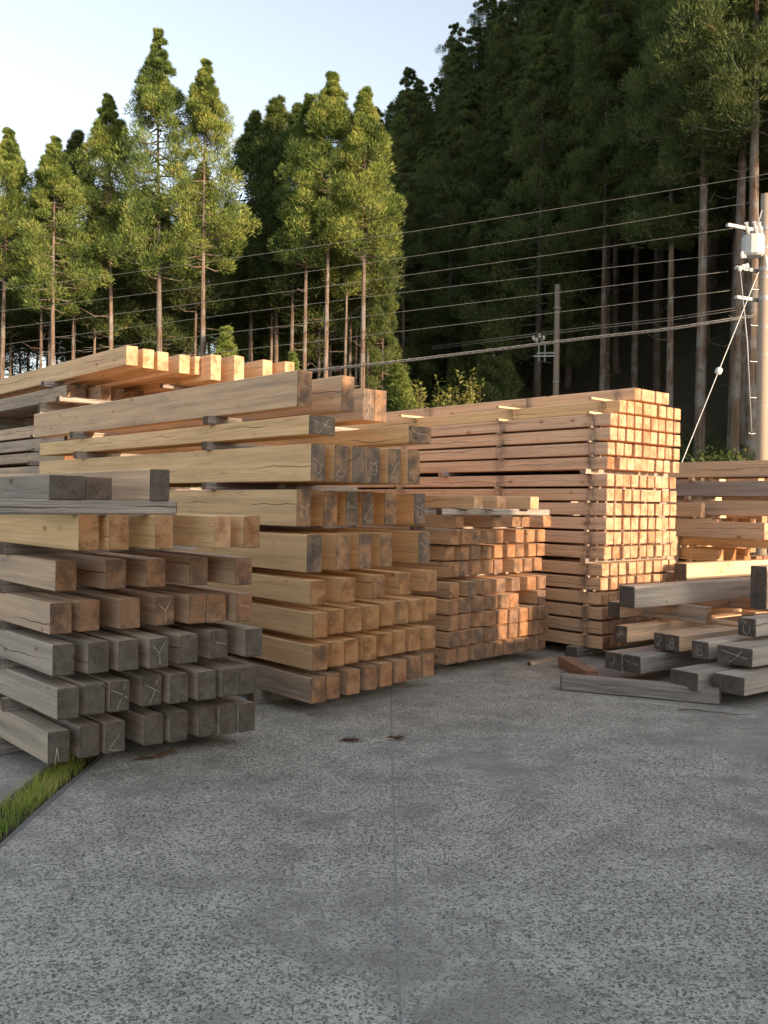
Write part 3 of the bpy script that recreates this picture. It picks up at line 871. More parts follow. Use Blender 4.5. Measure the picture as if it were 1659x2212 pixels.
def cross_stick(d, e0, e1, z, w, h, col, we, label, ang=0.0):
    loc = DX * d + EX * e0 + Vector((0, 0, z + h / 2))
    o = link('spacer_stick', beam_mesh(e1 - e0, w, h, .004, rng.randrange(3)), None, loc, (0, 0, AF - math.pi / 2 + ang))
    o.color = (*jit(col), we)
    o.pass_index = int(we * 100)
    return tag(o, label, 'stick', 'sticks in the loose pile')
cross_stick(7.0, -5.15, -3.6, 0, .12, .1, GREYB, .7, 'dark bearer on the concrete under the sawn ends of the loose pile')
cross_stick(8.9, -5.2, -3.6, 0, .12, .1, GREYB, .7, 'dark bearer on the concrete far under the loose pile')
cross_stick(7.3, -5.45, -3.75, .245, .07, .025, GREYB, .5, 'thin stick under the second layer of the loose pile, sawn-end side')
cross_stick(9.0, -5.55, -3.75, .245, .07, .025, GREYB, .5, 'thin stick under the second layer of the loose pile, far side')
cross_stick(7.6, -5.75, -3.85, .416, .08, .030, TAN, .25, 'thin pale board under the third layer of the loose pile, sawn-end side')
cross_stick(9.1, -5.75, -3.85, .416, .08, .030, TAN, .25, 'thin pale board under the third layer of the loose pile, far side')
cross_stick(7.25, -5.62, -4.75, .446, .07, .154, BROWN, .35, 'thick dark block under the long silvery beam, sawn-end side')
cross_stick(8.7, -5.9, -4.1, .446, .09, .153, BROWN, .35, 'thick dark block under the deep and silvery beams of the loose pile')
cross_stick(8.95, -5.85, -5.25, .6, .10, .145, BROWN, .3, 'short block under the sunlit pale beam, black-end side')
cross_stick(10.4, -5.85, -4.2, .416, .10, .33, BROWN, .3, 'tall block of offcuts under the far end of the sunlit pale beam')
# planks lying on the concrete in front of it
def ground_piece(name, a, b, w, h, col, we, label, ch=.006):
    a, b = Vector((*a, 0)), Vector((*b, 0))
    d = b - a
    o = link(name, beam_mesh(d.length, w, h, ch, 1), None, a + Vector((0, 0, h / 2 + .001)), (0, 0, math.atan2(d.y, d.x)))
    o.color = (*col, we)
    o.pass_index = int(we * 100)
    return tag(o, label, 'timber')
ground_piece('weathered_post', (1.475, 7.33), (2.60, 6.845), .115, .125, (.30, .275, .25), .62, 'grey weathered post lying alone on the concrete before the loose pile', .012)
ground_piece('timber_offcut', (1.70, 8.36), (1.79, 7.62), .115, .10, (.30, .19, .13), .12, 'short reddish brown offcut lying beside the grey weathered post', .006)
ground_piece('stick_offcut', (1.38, 8.38), (1.74, 8.72), .045, .035, TAN, .35, 'thin stick on the concrete before the tall neat stack', .004)
SHED_T, SHED_E, LOWH1, LOWH2 = 6.95, 4.30, 1.69, 2.04
# ------------------------------------------------------------------ unseen blockers added to shade the yard, beside and behind the camera
SD_ = Vector((SUNV.x, SUNV.y, 0)).normalized()           # toward the sun
TD_ = Vector((-SD_.y, SD_.x, 0))                          # along the shed front
def st(s, t, z):
    return SD_ * s + TD_ * t + Vector((0, 0, z))
shed = tag(link('shade_shed', None), 'unseen gabled building added on the sunny side to shade the yard', 'shed')
s0, s1, t0, t1, ze = 8.5, 22.0, -14.0, SHED_T, SHED_E
tm = -1.0
zr = ze + .28 * (t1 - tm)
zl = zr - .28 * (tm - t0)
prof = [(t0, -.05), (t0, zl - .15), (tm, zr - .15), (t1, ze - .15), (t1, -.05)]
v = [tuple(st(s0, t, z)) for t, z in prof] + [tuple(st(s1, t, z)) for t, z in prof]
f = [(0, 1, 2, 3, 4), (9, 8, 7, 6, 5), (0, 5, 6, 1), (3, 8, 9, 4)]
M['boards'] = plain('shed_boards', (.24, .20, .16), .9, .3, 4, bump=.01)
link('wall', mesh_from('wall', v, f, ['boards']), shed)
for zz_, tt in ((zl, t0), (ze, t1)):
    v = []
    for ss in (s0 - .05, s1 + .3):
        v += [tuple(st(ss, tm, zr - .14)), tuple(st(ss, tt, zz_ - .14)), tuple(st(ss, tt, zz_)), tuple(st(ss, tm, zr))]
    f = [(0, 1, 2, 3), (7, 6, 5, 4), (0, 4, 5, 1), (3, 2, 6, 7), (1, 5, 6, 2), (0, 3, 7, 4)]
    link('roof', mesh_from('roof', v, f, ['roof']), shed)
dm = MB().box((0, 0, 1.6), (.08, 3.2, 3.2), math.atan2(SD_.y, SD_.x))
dm.v = [tuple(Vector(q) + st(s0 - .05, -3.0, 0)) for q in dm.v]
dm.build('door', 'roof', shed)
# unseen low blocker added beyond the shed corner to shade the bottom layers
tp = MB()
for (ta, tb, hh) in ((SHED_T - .1, 7.42, LOWH1), (7.422, 8.9, LOWH2)):
    c = st(3.6, (ta + tb) / 2, hh / 2)
    tp.box(c, (1.4, tb - ta, hh), math.atan2(SD_.y, SD_.x))
tag(tp.build('shade_block', 'tarp'), 'unseen low blue block added to shade the lower timber layers', 'shade blocker')

# ------------------------------------------------------------------ poles and wires
pole = tag(link('utility_pole', None, None, (8.83, 21, 0)), 'stout concrete utility pole carrying a white transformer and steel crossarms', 'utility pole')
MB().tube([(0, 0, -.1), (0, 0, 4), (0, 0, 8.85)], [.15, .138, .118], 20).build('shaft', 'concrete_pole', pole, smooth=True)
aa = R(205)
ad = Vector((math.cos(aa), math.sin(aa), 0))
for k, (z, a, b) in enumerate(((8.05, -.9, 1.0), (7.10, -.7, .72), (6.42, -.6, .70))):
    arm = MB().box((0, 0, 0), (b - a, .075, .075), aa)
    off = ad * ((a + b) / 2) + Vector((-ad.y, ad.x, 0)) * -.2
    arm.v = [tuple(Vector(q) + off + Vector((0, 0, z))) for q in arm.v]
    arm.build('crossarm', 'steel', pole)
    MB().tube([(0, 0, z - .05), (0, 0, z + .05)], .134, 16).build('band', 'steel', pole)
for z in (2.6, 3.9, 5.1, 5.75, 6.9, 7.6):
    MB().tube([(0, 0, z - .03), (0, 0, z + .03)], .153 - z * .0038, 16).build('band', 'steel', pole)
for k in range(13):
    z = 2.0 + k * .42
    sx = -1 if k % 2 else 1
    MB().tube([(sx * .15, -.03, z), (sx * .32, -.05, z), (sx * .33, -.05, z + .03)], .012, 5).build('step_bolt', 'steel', pole)
tr = MB()
tr.tube([(-.34, -.12, 7.36), (-.34, -.12, 7.40), (-.34, -.12, 7.82), (-.34, -.12, 7.87)], [.20, .255, .255, .21], 12)
tro = tr.build('transformer', 'enamel', pole, smooth=False)
tl = MB().tube([(-.34, -.12, 7.872), (-.34, -.12, 7.90)], [.275, .24], 12)
tl.build('lid', 'enamel', tro)
for dx, dy in ((-.5, -.26), (-.34, -.32), (-.22, -.30)):
    MB().tube([(dx, dy, 7.84), (dx - .05, dy - .06, 7.93), (dx - .09, dy - .10, 8.0), (dx - .12, dy - .14, 8.06)], [.035, .055, .03, .045], 8).build('bushing', 'porcelain', tro)
for dx in (-.62, -.56):
    MB().tube([(dx, -.2, 7.30), (dx, -.2, 7.38), (dx, -.2, 7.46)], [.03, .045, .025], 8).build('insulator', 'porcelain', pole)
MB().tube([(-.10, -.25, 7.36), (-.06, -.25, 7.1)], .03, 8).build('pipe', 'enamel', pole)
for (dx, z) in ((-.66, 7.06), (-.58, 7.10), (-.5, 7.12)):
    MB().tube([(dx, -.18, z - .06), (dx, -.18, z), (dx, -.18, z + .06)], [.035, .06, .035], 8).build('insulator', 'porcelain', pole)
MB().tube([(-.12, -.1, 8.05), (-.3, -.2, 8.0), (-.32, -.2, 7.88)], .012, 5).build('lead', 'steel', pole)
MB().tube([(-.14, -.1, 8.45), (-.28, -.17, 8.05)], .018, 5).build('brace', 'steel', pole)

def polyline(name, pts, r, mat, n=5):
    return MB().tube(pts, r, n).build(name, mat, None, smooth=True)
gp, ga = Vector((8.62, 20.85, 7.0)), Vector((5.29, 18.80, 0))
guy = tag(link('guy_wire', None, None, ga), 'slanting pale guy wire running from the stout pole down behind the tall stack', 'guy wire')
MB().tube([(0, 0, 0), tuple((gp - ga))], .009, 6).build('strand', 'porcelain', guy)
bp = (gp - ga) * .655
MB().tube([tuple(bp + (gp - ga).normalized() * d) for d in (-.09, -.05, .05, .09)], [.03, .075, .075, .03], 10).build('insulator', 'porcelain', guy, smooth=True)
tag(polyline('guy_wire', [(8.15, 20.75, 7.0), (8.36, 20.8, 5.4), (8.52, 20.83, 3.2)], .014, 'steel'), 'thin cable slanting close beside the stout pole shaft', 'guy wire')

def quad(p0, p1, p2):
    """curve through three points, x as parameter"""
    def fz(x, i):
        a, b, c = p0, p1, p2
        return (a[i] * (x - b[0]) * (x - c[0]) / ((a[0] - b[0]) * (a[0] - c[0])) + b[i] * (x - a[0]) * (x - c[0]) / ((b[0] - a[0]) * (b[0] - c[0]))
                + c[i] * (x - a[0]) * (x - b[0]) / ((c[0] - a[0]) * (c[0] - b[0])))
    return fz
WIRES = [((8.65, 20.5, 9.35), (4.79, 22, 8.99), (-11.64, 27, 7.80), 16, 'topmost'), ((8.66, 20.5, 8.75), (4.80, 22, 8.36), (-11.63, 27, 7.15), 16, 'second'),
         ((8.47, 20.5, 8.18), (4.81, 22, 7.86), (-11.63, 27, 6.63), 8.6, 'third'), ((7.87, 20.5, 7.54), (4.82, 22, 7.35), (-11.62, 27, 6.13), 8.3, 'fourth'),
         ((7.96, 20.5, 7.13), (4.83, 22, 6.89), (-11.62, 27, 5.68), 8.1, 'fifth'), ((7.98, 20.5, 6.67), (4.83, 22, 6.40), (-11.62, 27, 5.21), 8.15, 'lowest')]
for a, b, c, xe, wd in WIRES:
    fz = quad(a, b, c)
    pts = [(x, 21.2 - (x - 8.65) * .29, fz(x, 2)) for x in [xe - (xe + 17) * k / 26 for k in range(27)]]
    tag(polyline('power_line', pts, .0048, 'wire'), f'{wd} of the six thin parallel wires strung before the cedars' if wd != 'topmost' and wd != 'lowest' else f'{wd} thin wire of the six strung before the cedars', 'power line', 'wires strung across the yard')
cab = [(8.64, 21.0, 6.01), (6.8, 21.6, 5.78), (4.89, 22.2, 5.64), (3.02, 22.8, 5.47), (1.2, 23.3, 5.30), (-.13, 23.6, 5.17), (-3, 24.3, 4.95), (-8, 25.6, 4.7), (-14, 27, 4.5)]
cb = tag(link('telephone_cable', None, None, cab[0]), 'thick bundled cable with lashing loops below the thin wires', 'cable')
o0 = Vector(cab[0])
MB().tube([tuple(Vector(p) - o0) for p in cab], .022, 6).build('strand', 'cable', cb, smooth=True)
MB().tube([tuple(Vector(p) - o0 + Vector((0, 0, .045))) for p in cab], .010, 5).build('messenger', 'wire', cb, smooth=True)
lash = MB()
for k in range(260):
    t = k / 260 * (len(cab) - 1)
    i = min(int(t), len(cab) - 2)
    p = Vector(cab[i]).lerp(Vector(cab[i + 1]), t - i) - o0
    a = k * 1.1
    lash.tube([tuple(p + Vector((0, .034 * math.cos(a), .02 + .034 * math.sin(a)))), tuple(p + Vector((-.06, .034 * math.cos(a + 1.4), .02 + .034 * math.sin(a + 1.4))))], .006, 4)
structure(lash.build('lashing', 'wire', cb), 'stuff')
for k, dz in enumerate((.30, .24)):
    pts = [(p[0] if i else 8.62, p[1] + .2, p[2] + dz + .02 * i - (.03 * i * i * .1)) for i, p in enumerate(cab[:5])]
    tag(polyline('power_line', pts, .008, 'cable'), ('upper', 'lower')[k] + ' of two dark service lines just above the bundled cable', 'power line')

p2 = tag(link('utility_pole', None, None, (8.35, 44, 0)), 'distant plain concrete pole with bracket at the forest edge', 'utility pole')
MB().tube([(0, 0, -.1), (0, 0, 12.35)], [.19, .13], 14).build('shaft', 'concrete_pole', p2, smooth=True)
MB().box((-.55, 0, 8.85), (1.1, .07, .07), R(170)).build('crossarm', 'steel', p2)
MB().box((-.45, 0, 9.0), (1.0, .06, .06), R(170)).build('crossarm', 'steel', p2)
for dx in (-.85, -.55):
    MB().tube([(dx, .12, 8.6), (dx, .12, 9.4), (dx - .25, .14, 9.7)], .05, 6).build('bracket', 'steel', p2)
for dx, z in ((-1.12, 9.75), (-.82, 9.85), (-.96, 9.65), (-.62, 9.75)):
    MB().tube([(dx, .14, z - .1), (dx, .14, z), (dx, .14, z + .12)], [.05, .09, .05], 8).build('insulator', 'porcelain', p2)
MB().tube([(.05, -.12, 2.5), (-.65, -.1, 4.9), (.2, -.1, 4.6)], .03, 5).build('stay', 'steel', p2)
for z in (4.6, 7.6, 11.2):
    MB().tube([(0, 0, z - .05), (0, 0, z + .05)], .185, 12).build('band', 'steel', p2)

# ------------------------------------------------------------------ trees
import numpy as np
def cedar_meshes(key, seed, H, base, Rm, nbr, spp, leaf, mat, up=.35, dead=10, r_tr=.16, shape=.8, puff=.34):
    q = np.random.RandomState(seed)
    pr = random.Random(seed)
    tv = MB()
    bend = [(pr.uniform(-.12, .12), pr.uniform(-.12, .12)) for _ in range(3)]
    def axis(z):
        t = z / H
        return Vector((bend[0][0] * math.sin(3 * t) + bend[1][0] * t * t, bend[0][1] * math.sin(3 * t) + bend[1][1] * t * t, z))
    zs = [-.3, .5, 1.5] + [H * k / 9 for k in range(1, 10)]
    zs = sorted(set(z for z in zs if z < H))
    tv.tube([tuple(axis(z)) for z in zs], [max(.012, r_tr * (1.35 if z < .2 else 1.0) * (1 - .93 * z / H)) for z in zs], 9)
    P0, DIR, PR = [], [], []
    ntop = 64
    for k in range(nbr + ntop):
        if k < nbr:
            t = .90 * (1 - (1 - (k + q.rand()) / nbr) ** .85)
        else:
            t = .60 + .395 * ((k - nbr + q.rand()) / ntop) ** .85
        z = base + (H - base) * t
        prof = (1 - t) ** shape * (1 if t > .12 else .70 + .30 * t / .12)
        phi = k * 2.399 + q.uniform(-.7, .7)
        lump = 1 + .45 * mnoise.noise((math.cos(phi) * 1.1 + seed, math.sin(phi) * 1.1, z * .55))
        L = max(.10, Rm * prof * lump * q.uniform(.62, 1.12))
        d = Vector((math.cos(phi), math.sin(phi), 0))
        a = axis(z)
        rise = up * L * (1.4 if t > .6 else .8)
        tip = a + d * L + Vector((0, 0, rise - .15 * L))
        mid = a + d * (L * .55) + Vector((0, 0, -.08 * L))
        if L > .35:
            tv.tube([tuple(a), tuple(mid), tuple(tip)], [.03 * min(1.2, L) + .008, .018 * min(1.2, L) + .004, .004], 4, False)
        npf = max(1, int(round(.35 + L * .85)))
        for j in range(npf):
            fr = 1.0 - .62 * (j + q.rand() * .6) / max(2, npf)
            c = (a + (mid - a) * (fr / .55)) if fr < .55 else (mid + (tip - mid) * ((fr - .55) / .45))
            c = c + Vector((q.normal(0, .11) * L, q.normal(0, .11) * L, q.normal(0, .08)))
            P0.append(tuple(c))
            DIR.append((d.x, d.y, .2 + up))
            PR.append(puff * (.65 + .6 * q.rand()) * ((.30 if k >= nbr else .36) + .64 * min(1, L / (.7 * Rm))) * (1 if t < .72 else max(.36, (1 - t) / .28)))
    # leading shoot
    for k in range(4):
        P0.append(tuple(axis(H) + Vector((q.normal(0, .02), q.normal(0, .02), -.16 * k - .05))))
        DIR.append((0, 0, 2.5))
        PR.append(.03 + .018 * k)
    for k in range(dead):
        z = pr.uniform(base * .35, base * 1.02)
        phi = pr.uniform(0, 6.28)
        L = pr.uniform(.3, 1.3)
        a = axis(z)
        tv.tube([tuple(a), tuple(a + Vector((math.cos(phi) * L * .5, math.sin(phi) * L * .5, -.03))), tuple(a + Vector((math.cos(phi) * L, math.sin(phi) * L, pr.uniform(-.05, .3))))], [.022, .014, .004], 3, False)
    P0, DIR, PR = np.array(P0), np.array(DIR), np.array(PR)
    spp = int(spp * 2.3)
    n = len(P0) * spp
    idx = np.repeat(np.arange(len(P0)), spp)
    o = q.normal(size=(n, 3))
    o /= np.linalg.norm(o, axis=1)[:, None]
    rad = q.rand(n) ** .28
    o[:, 2] = np.abs(o[:, 2]) * np.where(q.rand(n) < .72, 1, -.55)
    pos = P0[idx] + o * (rad * PR[idx])[:, None] * np.array([1.1, 1.1, 1.15])
    dr = o * .95 + DIR[idx] * .30 + np.array([0, 0, .50]) + q.normal(scale=.38, size=(n, 3))
    dr /= np.linalg.norm(dr, axis=1)[:, None]
    sd = np.cross(dr, o + q.normal(scale=.55, size=(n, 3)))
    sd /= np.linalg.norm(sd, axis=1)[:, None] + 1e-9
    ln = leaf * q.uniform(.6, 1.3, n)[:, None]
    wd = ln * q.uniform(.075, .13, n)[:, None]
    V3 = np.stack([pos - sd * wd, pos + sd * wd, pos + dr * ln], 1).reshape(-1, 3)
    me = bpy.data.meshes.new('crown')
    me.vertices.add(n * 3)
    me.vertices.foreach_set('co', V3.astype(np.float32).ravel())
    me.loops.add(n * 3)
    me.loops.foreach_set('vertex_index', np.arange(n * 3, dtype=np.int32))
    me.polygons.add(n)
    me.polygons.foreach_set('loop_start', np.arange(0, n * 3, 3, dtype=np.int32))
    me.materials.append(M[mat])
    me.update()
    trunk = mesh_from('trunk', tv.v, tv.f, ['bark'], None, True)
    return trunk, me
TREE = {}
def variant(key, *a, **k):
    TREE[key] = cedar_meshes(key, *a, **k)
#          key     seed  H   base  R    branches sprays leaf mat
variant('slim0', 11, 18.5, 11.4, 1.55, 78, 170, 0.14, 'cedar', r_tr=.15, dead=16, puff=0.46)
variant('slim1', 12, 18.5, 11.5, 1.5, 74, 170, 0.14, 'cedar', r_tr=.145, dead=14, puff=0.46)
variant('slim2', 13, 17.8, 11.0, 1.62, 80, 170, 0.14, 'cedar', r_tr=.17, dead=18, puff=0.47)
variant('broad', 14, 20.0, 10.2, 2.1, 104, 165, 0.14, 'cedar', r_tr=.19, dead=10, puff=0.48)
variant('open', 15, 18.8, 10.7, 1.8, 66, 175, 0.14, 'cedar', r_tr=.165, dead=10, puff=0.5)
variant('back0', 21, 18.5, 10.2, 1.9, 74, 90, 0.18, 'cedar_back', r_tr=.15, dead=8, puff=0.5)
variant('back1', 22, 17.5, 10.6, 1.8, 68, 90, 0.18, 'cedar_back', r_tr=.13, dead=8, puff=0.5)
variant('young', 23, 8.0, 1.2, 1.35, 80, 120, .14, 'cedar', r_tr=.09, dead=0, puff=.38)
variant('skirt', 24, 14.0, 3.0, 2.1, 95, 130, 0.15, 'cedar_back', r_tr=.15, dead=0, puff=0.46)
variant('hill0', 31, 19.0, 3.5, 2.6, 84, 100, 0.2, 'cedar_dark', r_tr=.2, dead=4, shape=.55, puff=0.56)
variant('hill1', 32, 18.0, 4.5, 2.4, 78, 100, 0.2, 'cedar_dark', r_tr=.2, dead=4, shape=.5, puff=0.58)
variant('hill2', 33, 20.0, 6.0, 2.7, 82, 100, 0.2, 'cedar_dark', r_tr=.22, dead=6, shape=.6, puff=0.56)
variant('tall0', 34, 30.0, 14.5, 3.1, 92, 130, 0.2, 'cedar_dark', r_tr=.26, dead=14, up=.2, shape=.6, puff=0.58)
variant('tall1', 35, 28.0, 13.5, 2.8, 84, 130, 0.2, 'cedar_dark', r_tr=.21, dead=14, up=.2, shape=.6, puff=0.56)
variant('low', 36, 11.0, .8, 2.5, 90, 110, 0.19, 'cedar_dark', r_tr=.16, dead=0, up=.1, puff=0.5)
VH = dict(slim0=18.5, slim1=18.5, slim2=17.8, broad=20, open=18.8, back0=18.5, back1=17.5, young=8, skirt=14, hill0=19, hill1=18, hill2=20, tall0=30, tall1=28, low=11)
def tree(key, x, y, H, label, group=None, z=0.0, sxy=1.0, rz=None):
    e = link('cedar_tree', None, None, (x, y, z), (rng.uniform(-.012, .012), rng.uniform(-.012, .012), rng.uniform(0, 6.28) if rz is None else rz))
    k = H / VH[key]
    e.scale = (k * sxy, k * sxy, k)
    t, c = TREE[key]
    link('trunk', t, e)
    link('crown', c, e)
    return tag(e, label, 'tree', group)
GR = 'cedars of the sunlit grove'
tree('slim2', -15.45, 36.0, 16.3, 'sunlit cedar furthest from the hill in the front row of the grove', GR)
tree('slim1', -14.5, 37.6, 15.0, 'half-hidden cedar next to the furthest sunlit one', GR)
tree('open', -12.9, 35.2, 15.6, 'bright yellow-green cedar with crown hanging low over the wires', GR, sxy=1.15)
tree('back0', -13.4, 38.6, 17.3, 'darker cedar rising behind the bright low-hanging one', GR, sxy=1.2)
tree('slim0', -11.25, 37.0, 18.0, 'darker slim cedar between the low-hanging one and the tallest', GR, sxy=1.1)
tree('broad', -8.95, 36.0, 20.1, 'tallest cedar of the grove with broad crown', GR)
tree('open', -7.05, 35.5, 18.7, 'second tallest cedar, airy crown, bare lit trunk in its middle', GR)
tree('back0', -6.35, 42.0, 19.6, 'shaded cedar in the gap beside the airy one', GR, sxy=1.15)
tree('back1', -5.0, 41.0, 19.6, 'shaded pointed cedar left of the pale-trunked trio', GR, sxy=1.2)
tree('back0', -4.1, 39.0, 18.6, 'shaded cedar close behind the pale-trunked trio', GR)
tree('slim0', -3.3, 36.4, 17.9, 'first of the pale-trunked trio of cedars, next to the shaded ones', GR)
tree('slim1', -2.42, 36.0, 18.6, 'middle and tallest of the pale-trunked trio of cedars', GR, sxy=1.1)
tree('slim2', -1.0, 35.8, 17.8, 'last of the pale-trunked trio, dead twigs on its lower trunk', GR, sxy=1.05)
tree('slim1', -1.75, 37.6, 16.5, 'thin-trunked cedar just behind the pale-trunked trio', GR, sxy=.9)
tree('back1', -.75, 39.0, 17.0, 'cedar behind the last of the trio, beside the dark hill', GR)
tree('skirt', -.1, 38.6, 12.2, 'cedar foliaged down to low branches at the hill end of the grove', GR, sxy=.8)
tree('young', .35, 35.9, 7.0, 'young bushy cedar at the foot of the hill end of the grove', GR, sxy=1.5)
tree('young', .75, 35.5, 4.9, 'smallest bushy young cedar beside the shrub', GR, sxy=1.5)
tree('young', -3.7, 35.2, 7.3, 'young bright cedar at the foot of the pale-trunked trio', GR, sxy=.95)
tree('young', -6.0, 34.6, 8.1, 'young golden cedar beside the airy one\'s trunk', GR, sxy=1.25)
tree('young', -8.4, 37.5, 6.5, 'young shaded cedar under the tallest one', GR, sxy=1.2)
for k, (x, y, H) in enumerate(((-24.5, 47, 6), (-21.5, 46, 5), (-19.5, 48, 6.5), (-17, 45.5, 5.5), (-14.8, 47, 6), (-12.5, 45, 5), (-22.8, 51, 7))):
    tree('low', x, y, H, 'low dark conifer filling the foot of the grove behind its front trunks', 'low conifers under the grove', 0, .9)
LR = 'cedar among the many shaded trunks at the back of the grove'
k = 0
for j in range(7):
    for i in range(15):
        x = -31 + i * 2.3 + rng.uniform(-.7, .7) + (j % 2) * 1.0
        y = 40.5 + j * 3.0 + rng.uniform(-.9, .9)
        if x > .2 - j * .3 or x / y < -.60 or rng.random() < .12:
            continue
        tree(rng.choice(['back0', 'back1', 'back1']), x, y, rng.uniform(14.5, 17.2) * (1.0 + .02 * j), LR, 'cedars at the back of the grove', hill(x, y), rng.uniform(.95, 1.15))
# forest edge on the right, bare lower trunks
EDGE = [('tall1', 10.6, 44, 27, 'slim forest cedar with reddish trunk beside the distant pole'), ('tall1', 13.3, 52, 27, 'forest cedar deep behind the reddish slim one'),
        ('tall1', 12.05, 38, 26, 'forest cedar with bare grey trunk behind the tall stack corner'), ('tall0', 11.95, 34, 29, 'stout forest cedar with long bare trunk left of the guy wire'),
        ('tall0', 12.75, 33, 30, 'first of two close-set stout cedars behind the utility pole'), ('tall0', 12.85, 31.4, 30, 'second of two close-set stout cedars behind the utility pole'),
        ('tall1', 15.4, 38.5, 28, 'bare-trunked cedar standing back behind the close-set pair'), ('tall1', 17.0, 44.0, 28, 'bare-trunked cedar far back behind the close-set pair'),
        ('tall0', 15.6, 33.0, 29, 'forest cedar just beyond the stout pole'), ('tall0', 17.5, 30.5, 29, 'forest cedar at the yard corner beyond the stout pole'),
        ('hill2', 7.9, 47, 24, 'shaded cedar behind the distant pole'), ('low', 5.2, 42.0, 10.0, 'low spreading dark conifer before the distant pole'),
        ('low', 6.9, 43.0, 6.5, 'small low dark conifer close to the distant pole'), ('low', 3.2, 43.5, 8.5, 'low dark conifer between grove and distant pole')]
for key, x, y, H, lab in EDGE:
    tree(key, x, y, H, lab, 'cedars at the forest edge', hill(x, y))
taken = [(e[1], e[2]) for e in EDGE]
LH = 'dark cedar on the shaded wooded hillside'
for j in range(12):
    y = 46 + j * 3.3
    x = -.22 * y
    while x < .49 * y:
        x += rng.uniform(2.7, 3.8)
        yy = y + rng.uniform(-1.1, 1.1)
        h = hill(x, yy)
        if h < .5 or any((x - a) ** 2 + (yy - b) ** 2 < 5 for a, b in taken):
            continue
        if x > 9 and yy < 54:
            key = rng.choice(['tall1', 'tall0'])
            H = rng.uniform(24, 28)
        else:
            key = rng.choice(['hill0', 'hill1', 'hill2'])
            H = rng.uniform(15.5, 19.5)
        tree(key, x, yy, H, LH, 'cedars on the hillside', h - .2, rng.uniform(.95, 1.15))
# the wood goes on round the yard on the sunny side
for j in range(5):
    for i in range(5):
        x = 20 + i * 4.4 + rng.uniform(-1, 1)
        y = 18 + j * 5 + rng.uniform(-1, 1)
        if .656 * x + .755 * y < 34 or x / max(y, .1) < .52:
            continue
        tree(rng.choice(['tall0', 'tall1']), x, y, rng.uniform(25, 29), 'tall cedar of the wood that closes off the yard', 'cedars closing off the yard', hill(x, y) - .2, 1.15)

def leafy_shrub(x, y, z, H, rad, shoots, leaf, label, seed, mat='shrub', name='leafy_shrub', group=None):
    q = random.Random(seed)
    st_, v, f = MB(), [], []
    for k in range(shoots):
        a = q.uniform(0, 6.28)
        rr = rad * q.random() ** .6
        h = H * q.uniform(.62, 1.0)
        p0 = Vector((rr * .3 * math.cos(a), rr * .3 * math.sin(a), 0))
        p2_ = Vector((rr * math.cos(a), rr * math.sin(a), h))
        p1 = (p0 + p2_) / 2 + Vector((math.cos(a), math.sin(a), 0)) * rr * .2
        st_.tube([tuple(p0), tuple(p1), tuple(p2_)], [.02, .012, .004], 4, False)
        nl = int(h / leaf * 5)
        for j in range(nl):
            t = .25 + .77 * j / nl
            c = p0.lerp(p1, t * 2) if t < .5 else p1.lerp(p2_, min(1.02, (t - .5) * 2))
            az = q.uniform(0, 6.28)
            d = Vector((math.cos(az), math.sin(az), q.uniform(.1, 1.1))).normalized()
            s_ = d.cross(Vector((q.uniform(-1, 1), q.uniform(-1, 1), 1))).normalized()
            l = leaf * q.uniform(.6, 1.2)
            c = c + d * leaf * q.uniform(0, .8)
            i = len(v)
            v += [tuple(c), tuple(c + d * l * .5 + s_ * l * .24), tuple(c + d * l), tuple(c + d * l * .5 - s_ * l * .24)]
            f.append((i, i + 1, i + 2, i + 3))
    e = tag(link(name, None, None, (x, y, z)), label, 'shrub', group)
    st_.build('stem', 'bark', e)
    link('foliage', mesh_from('foliage', v, f, [mat]), e)
    return e
leafy_shrub(1.45, 24.0, 0, 5.0, 1.0, 40, .13, 'yellow-green leafy shrub peeping over the tall neat stack', 5)
leafy_shrub(2.3, 24.2, 0, 4.75, .5, 18, .13, 'smaller yellow-green shrub beside the larger one over the stack', 6)
for k, (x, y, H) in enumerate(((10.2, 30.2, 2.6), (11.2, 29.4, 3.2), (12.0, 29.0, 2.9), (13.0, 29.3, 3.4), (9.2, 33, 2.6), (14, 30, 3), (10.8, 32.5, 3.4), (8.3, 38, 3), (12.3, 31, 3.6), (7.2, 39, 3.2), (13.5, 36, 4), (14.6, 34.5, 4), (11.5, 37.5, 4), (9.8, 41, 4.5), (13.2, 41, 5), (16, 37, 4.5), (8.8, 45, 4.5), (11.6, 43.5, 5), (15, 42, 5), (6.0, 41, 3.5), (10.2, 36.5, 3))):
    leafy_shrub(x, y, 0, H, 1.5, 46, .22, 'dark undergrowth bush at the foot of the forest trunks', 40 + k, 'cedar_dark', 'undergrowth_bush', 'undergrowth at the forest edge')

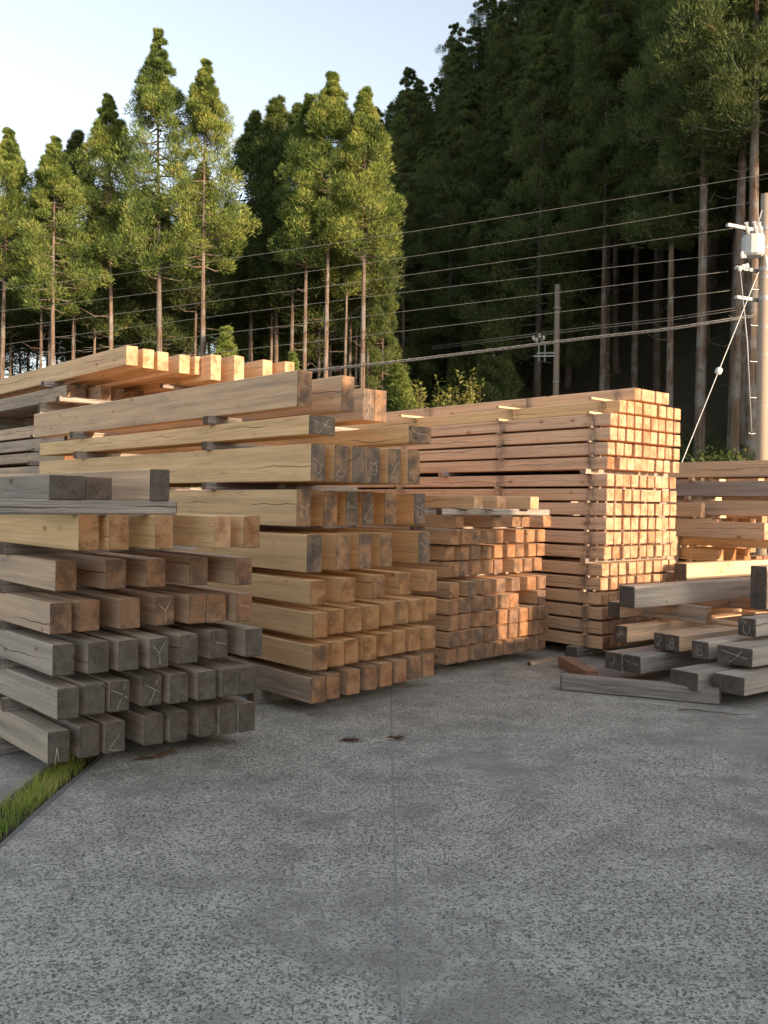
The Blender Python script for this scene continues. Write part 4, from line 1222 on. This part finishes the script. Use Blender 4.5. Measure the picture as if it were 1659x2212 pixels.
# ------------------------------------------------------------------ grass in the joint, litter on the concrete
q = random.Random(3)
v, f = [], []
for k in range(6500):
    y = 2.4 + 3.0 * q.random()
    dens = .12 + .8 * mnoise.noise((y * 3.1, 1, 0)) + (.35 if 4.3 < y < 5.1 else 0)
    if q.random() > dens + .2:
        continue
    cx = -1.76
    x = cx + q.gauss(0, .055)
    if x > -1.665 or x < -1.87:
        continue
    H = q.uniform(.008, .045) * (1.15 if 4.3 < y < 5.2 else .75)
    a = q.uniform(0, 6.28)
    ln = q.uniform(.5, 2.2) * H
    w = q.uniform(.0008, .0018)
    d = Vector((math.cos(a), math.sin(a), 0))
    s_ = Vector((-d.y, d.x, 0)) * w
    b = Vector((x, y, -.03))
    m = b + d * ln * .35 + Vector((0, 0, H * .65 + .03))
    t = b + d * ln + Vector((0, 0, H + .02))
    i = len(v)
    v += [tuple(b - s_), tuple(b + s_), tuple(m + s_ * .8), tuple(m - s_ * .8), tuple(t)]
    f += [(i, i + 1, i + 2, i + 3), (i + 3, i + 2, i + 4)]
g_ = link('grass', mesh_from('grass', v, f, ['grass']))
tag(g_, 'short yellow-green grass growing in the joint between the slabs', 'grass', None, 'stuff')
# loose grit and stones
M['grit'] = plain('loose_grit', (.16, .155, .145), .9, .5, 40)
v, f = [], []
for k in range(420):
    y = 2.2 + 7 * q.random() ** 1.3
    x = q.uniform(-.9, 1.0) * y * .45
    if x < -1.55:
        continue
    r = q.uniform(.002, .006) * (1.5 if q.random() < .08 else 1)
    i = len(v)
    for (a, b, c) in ((1, 0, 0), (-1, 0, 0), (0, 1, 0), (0, -1, 0), (0, 0, .8), (0, 0, -.5)):
        v.append((x + a * r * q.uniform(.7, 1.4), y + b * r * q.uniform(.7, 1.4), .002 + max(-.001, c * r)))
    f += [(i, i + 2, i + 4), (i + 2, i + 1, i + 4), (i + 1, i + 3, i + 4), (i + 3, i, i + 4), (i + 2, i, i + 5), (i + 1, i + 2, i + 5), (i + 3, i + 1, i + 5), (i, i + 3, i + 5)]
tag(link('grit', mesh_from('grit', v, f, ['grit'])), 'loose grit scattered over the concrete', 'grit', None, 'stuff')
def sprig(x, y, L, ang, label, needles=60, mat='twig', cat='twig'):
    b = MB()
    d = Vector((math.cos(ang), math.sin(ang), 0))
    n_ = Vector((-d.y, d.x, 0))
    pts = [Vector((x, y, .006)) + d * (L * k / 5) + n_ * (.02 * math.sin(k * 1.3)) + Vector((0, 0, .008 * (k % 2))) for k in range(6)]
    b.tube([tuple(p) for p in pts], [.004, .004, .0035, .003, .0025, .001], 4)
    for k in range(needles):
        t = q.random()
        p = Vector((x, y, .008)) + d * (L * t * .6)
        a = ang + q.uniform(-1.0, 1.0)
        l = q.uniform(.03, .07)
        b.tube([tuple(p), tuple(p + Vector((math.cos(a) * l, math.sin(a) * l, q.uniform(0, .025))))], [.0022, .0008], 3, False)
    return tag(b.build('fallen_twig', mat), label, cat)
sprig(-.26, 5.63, .16, R(-8), 'small brown cedar sprig fallen on the concrete before the deep-beam stack', 70)
sprig(-.07, 5.56, .26, R(42), 'thin bare bent twig lying between two brown cedar sprigs', 0, 'straw')
sprig(.04, 5.70, .12, R(-10), 'shorter brown cedar sprig beyond the bare twig', 40)
sprig(1.9, 6.85, .55, R(-22), 'long pale straw lying on the concrete before the grey post', 0, 'straw')
sprig(2.2, 6.62, .5, R(-18), 'thin dark stick lying on the concrete beside the straw', 0)
sprig(-1.42, 5.14, .2, R(28), 'brown twig fallen under the low weathered stack', 30)
sprig(-1.30, 5.22, .16, R(60), 'dry brown sprig fallen beside the grass under the low stack', 30)
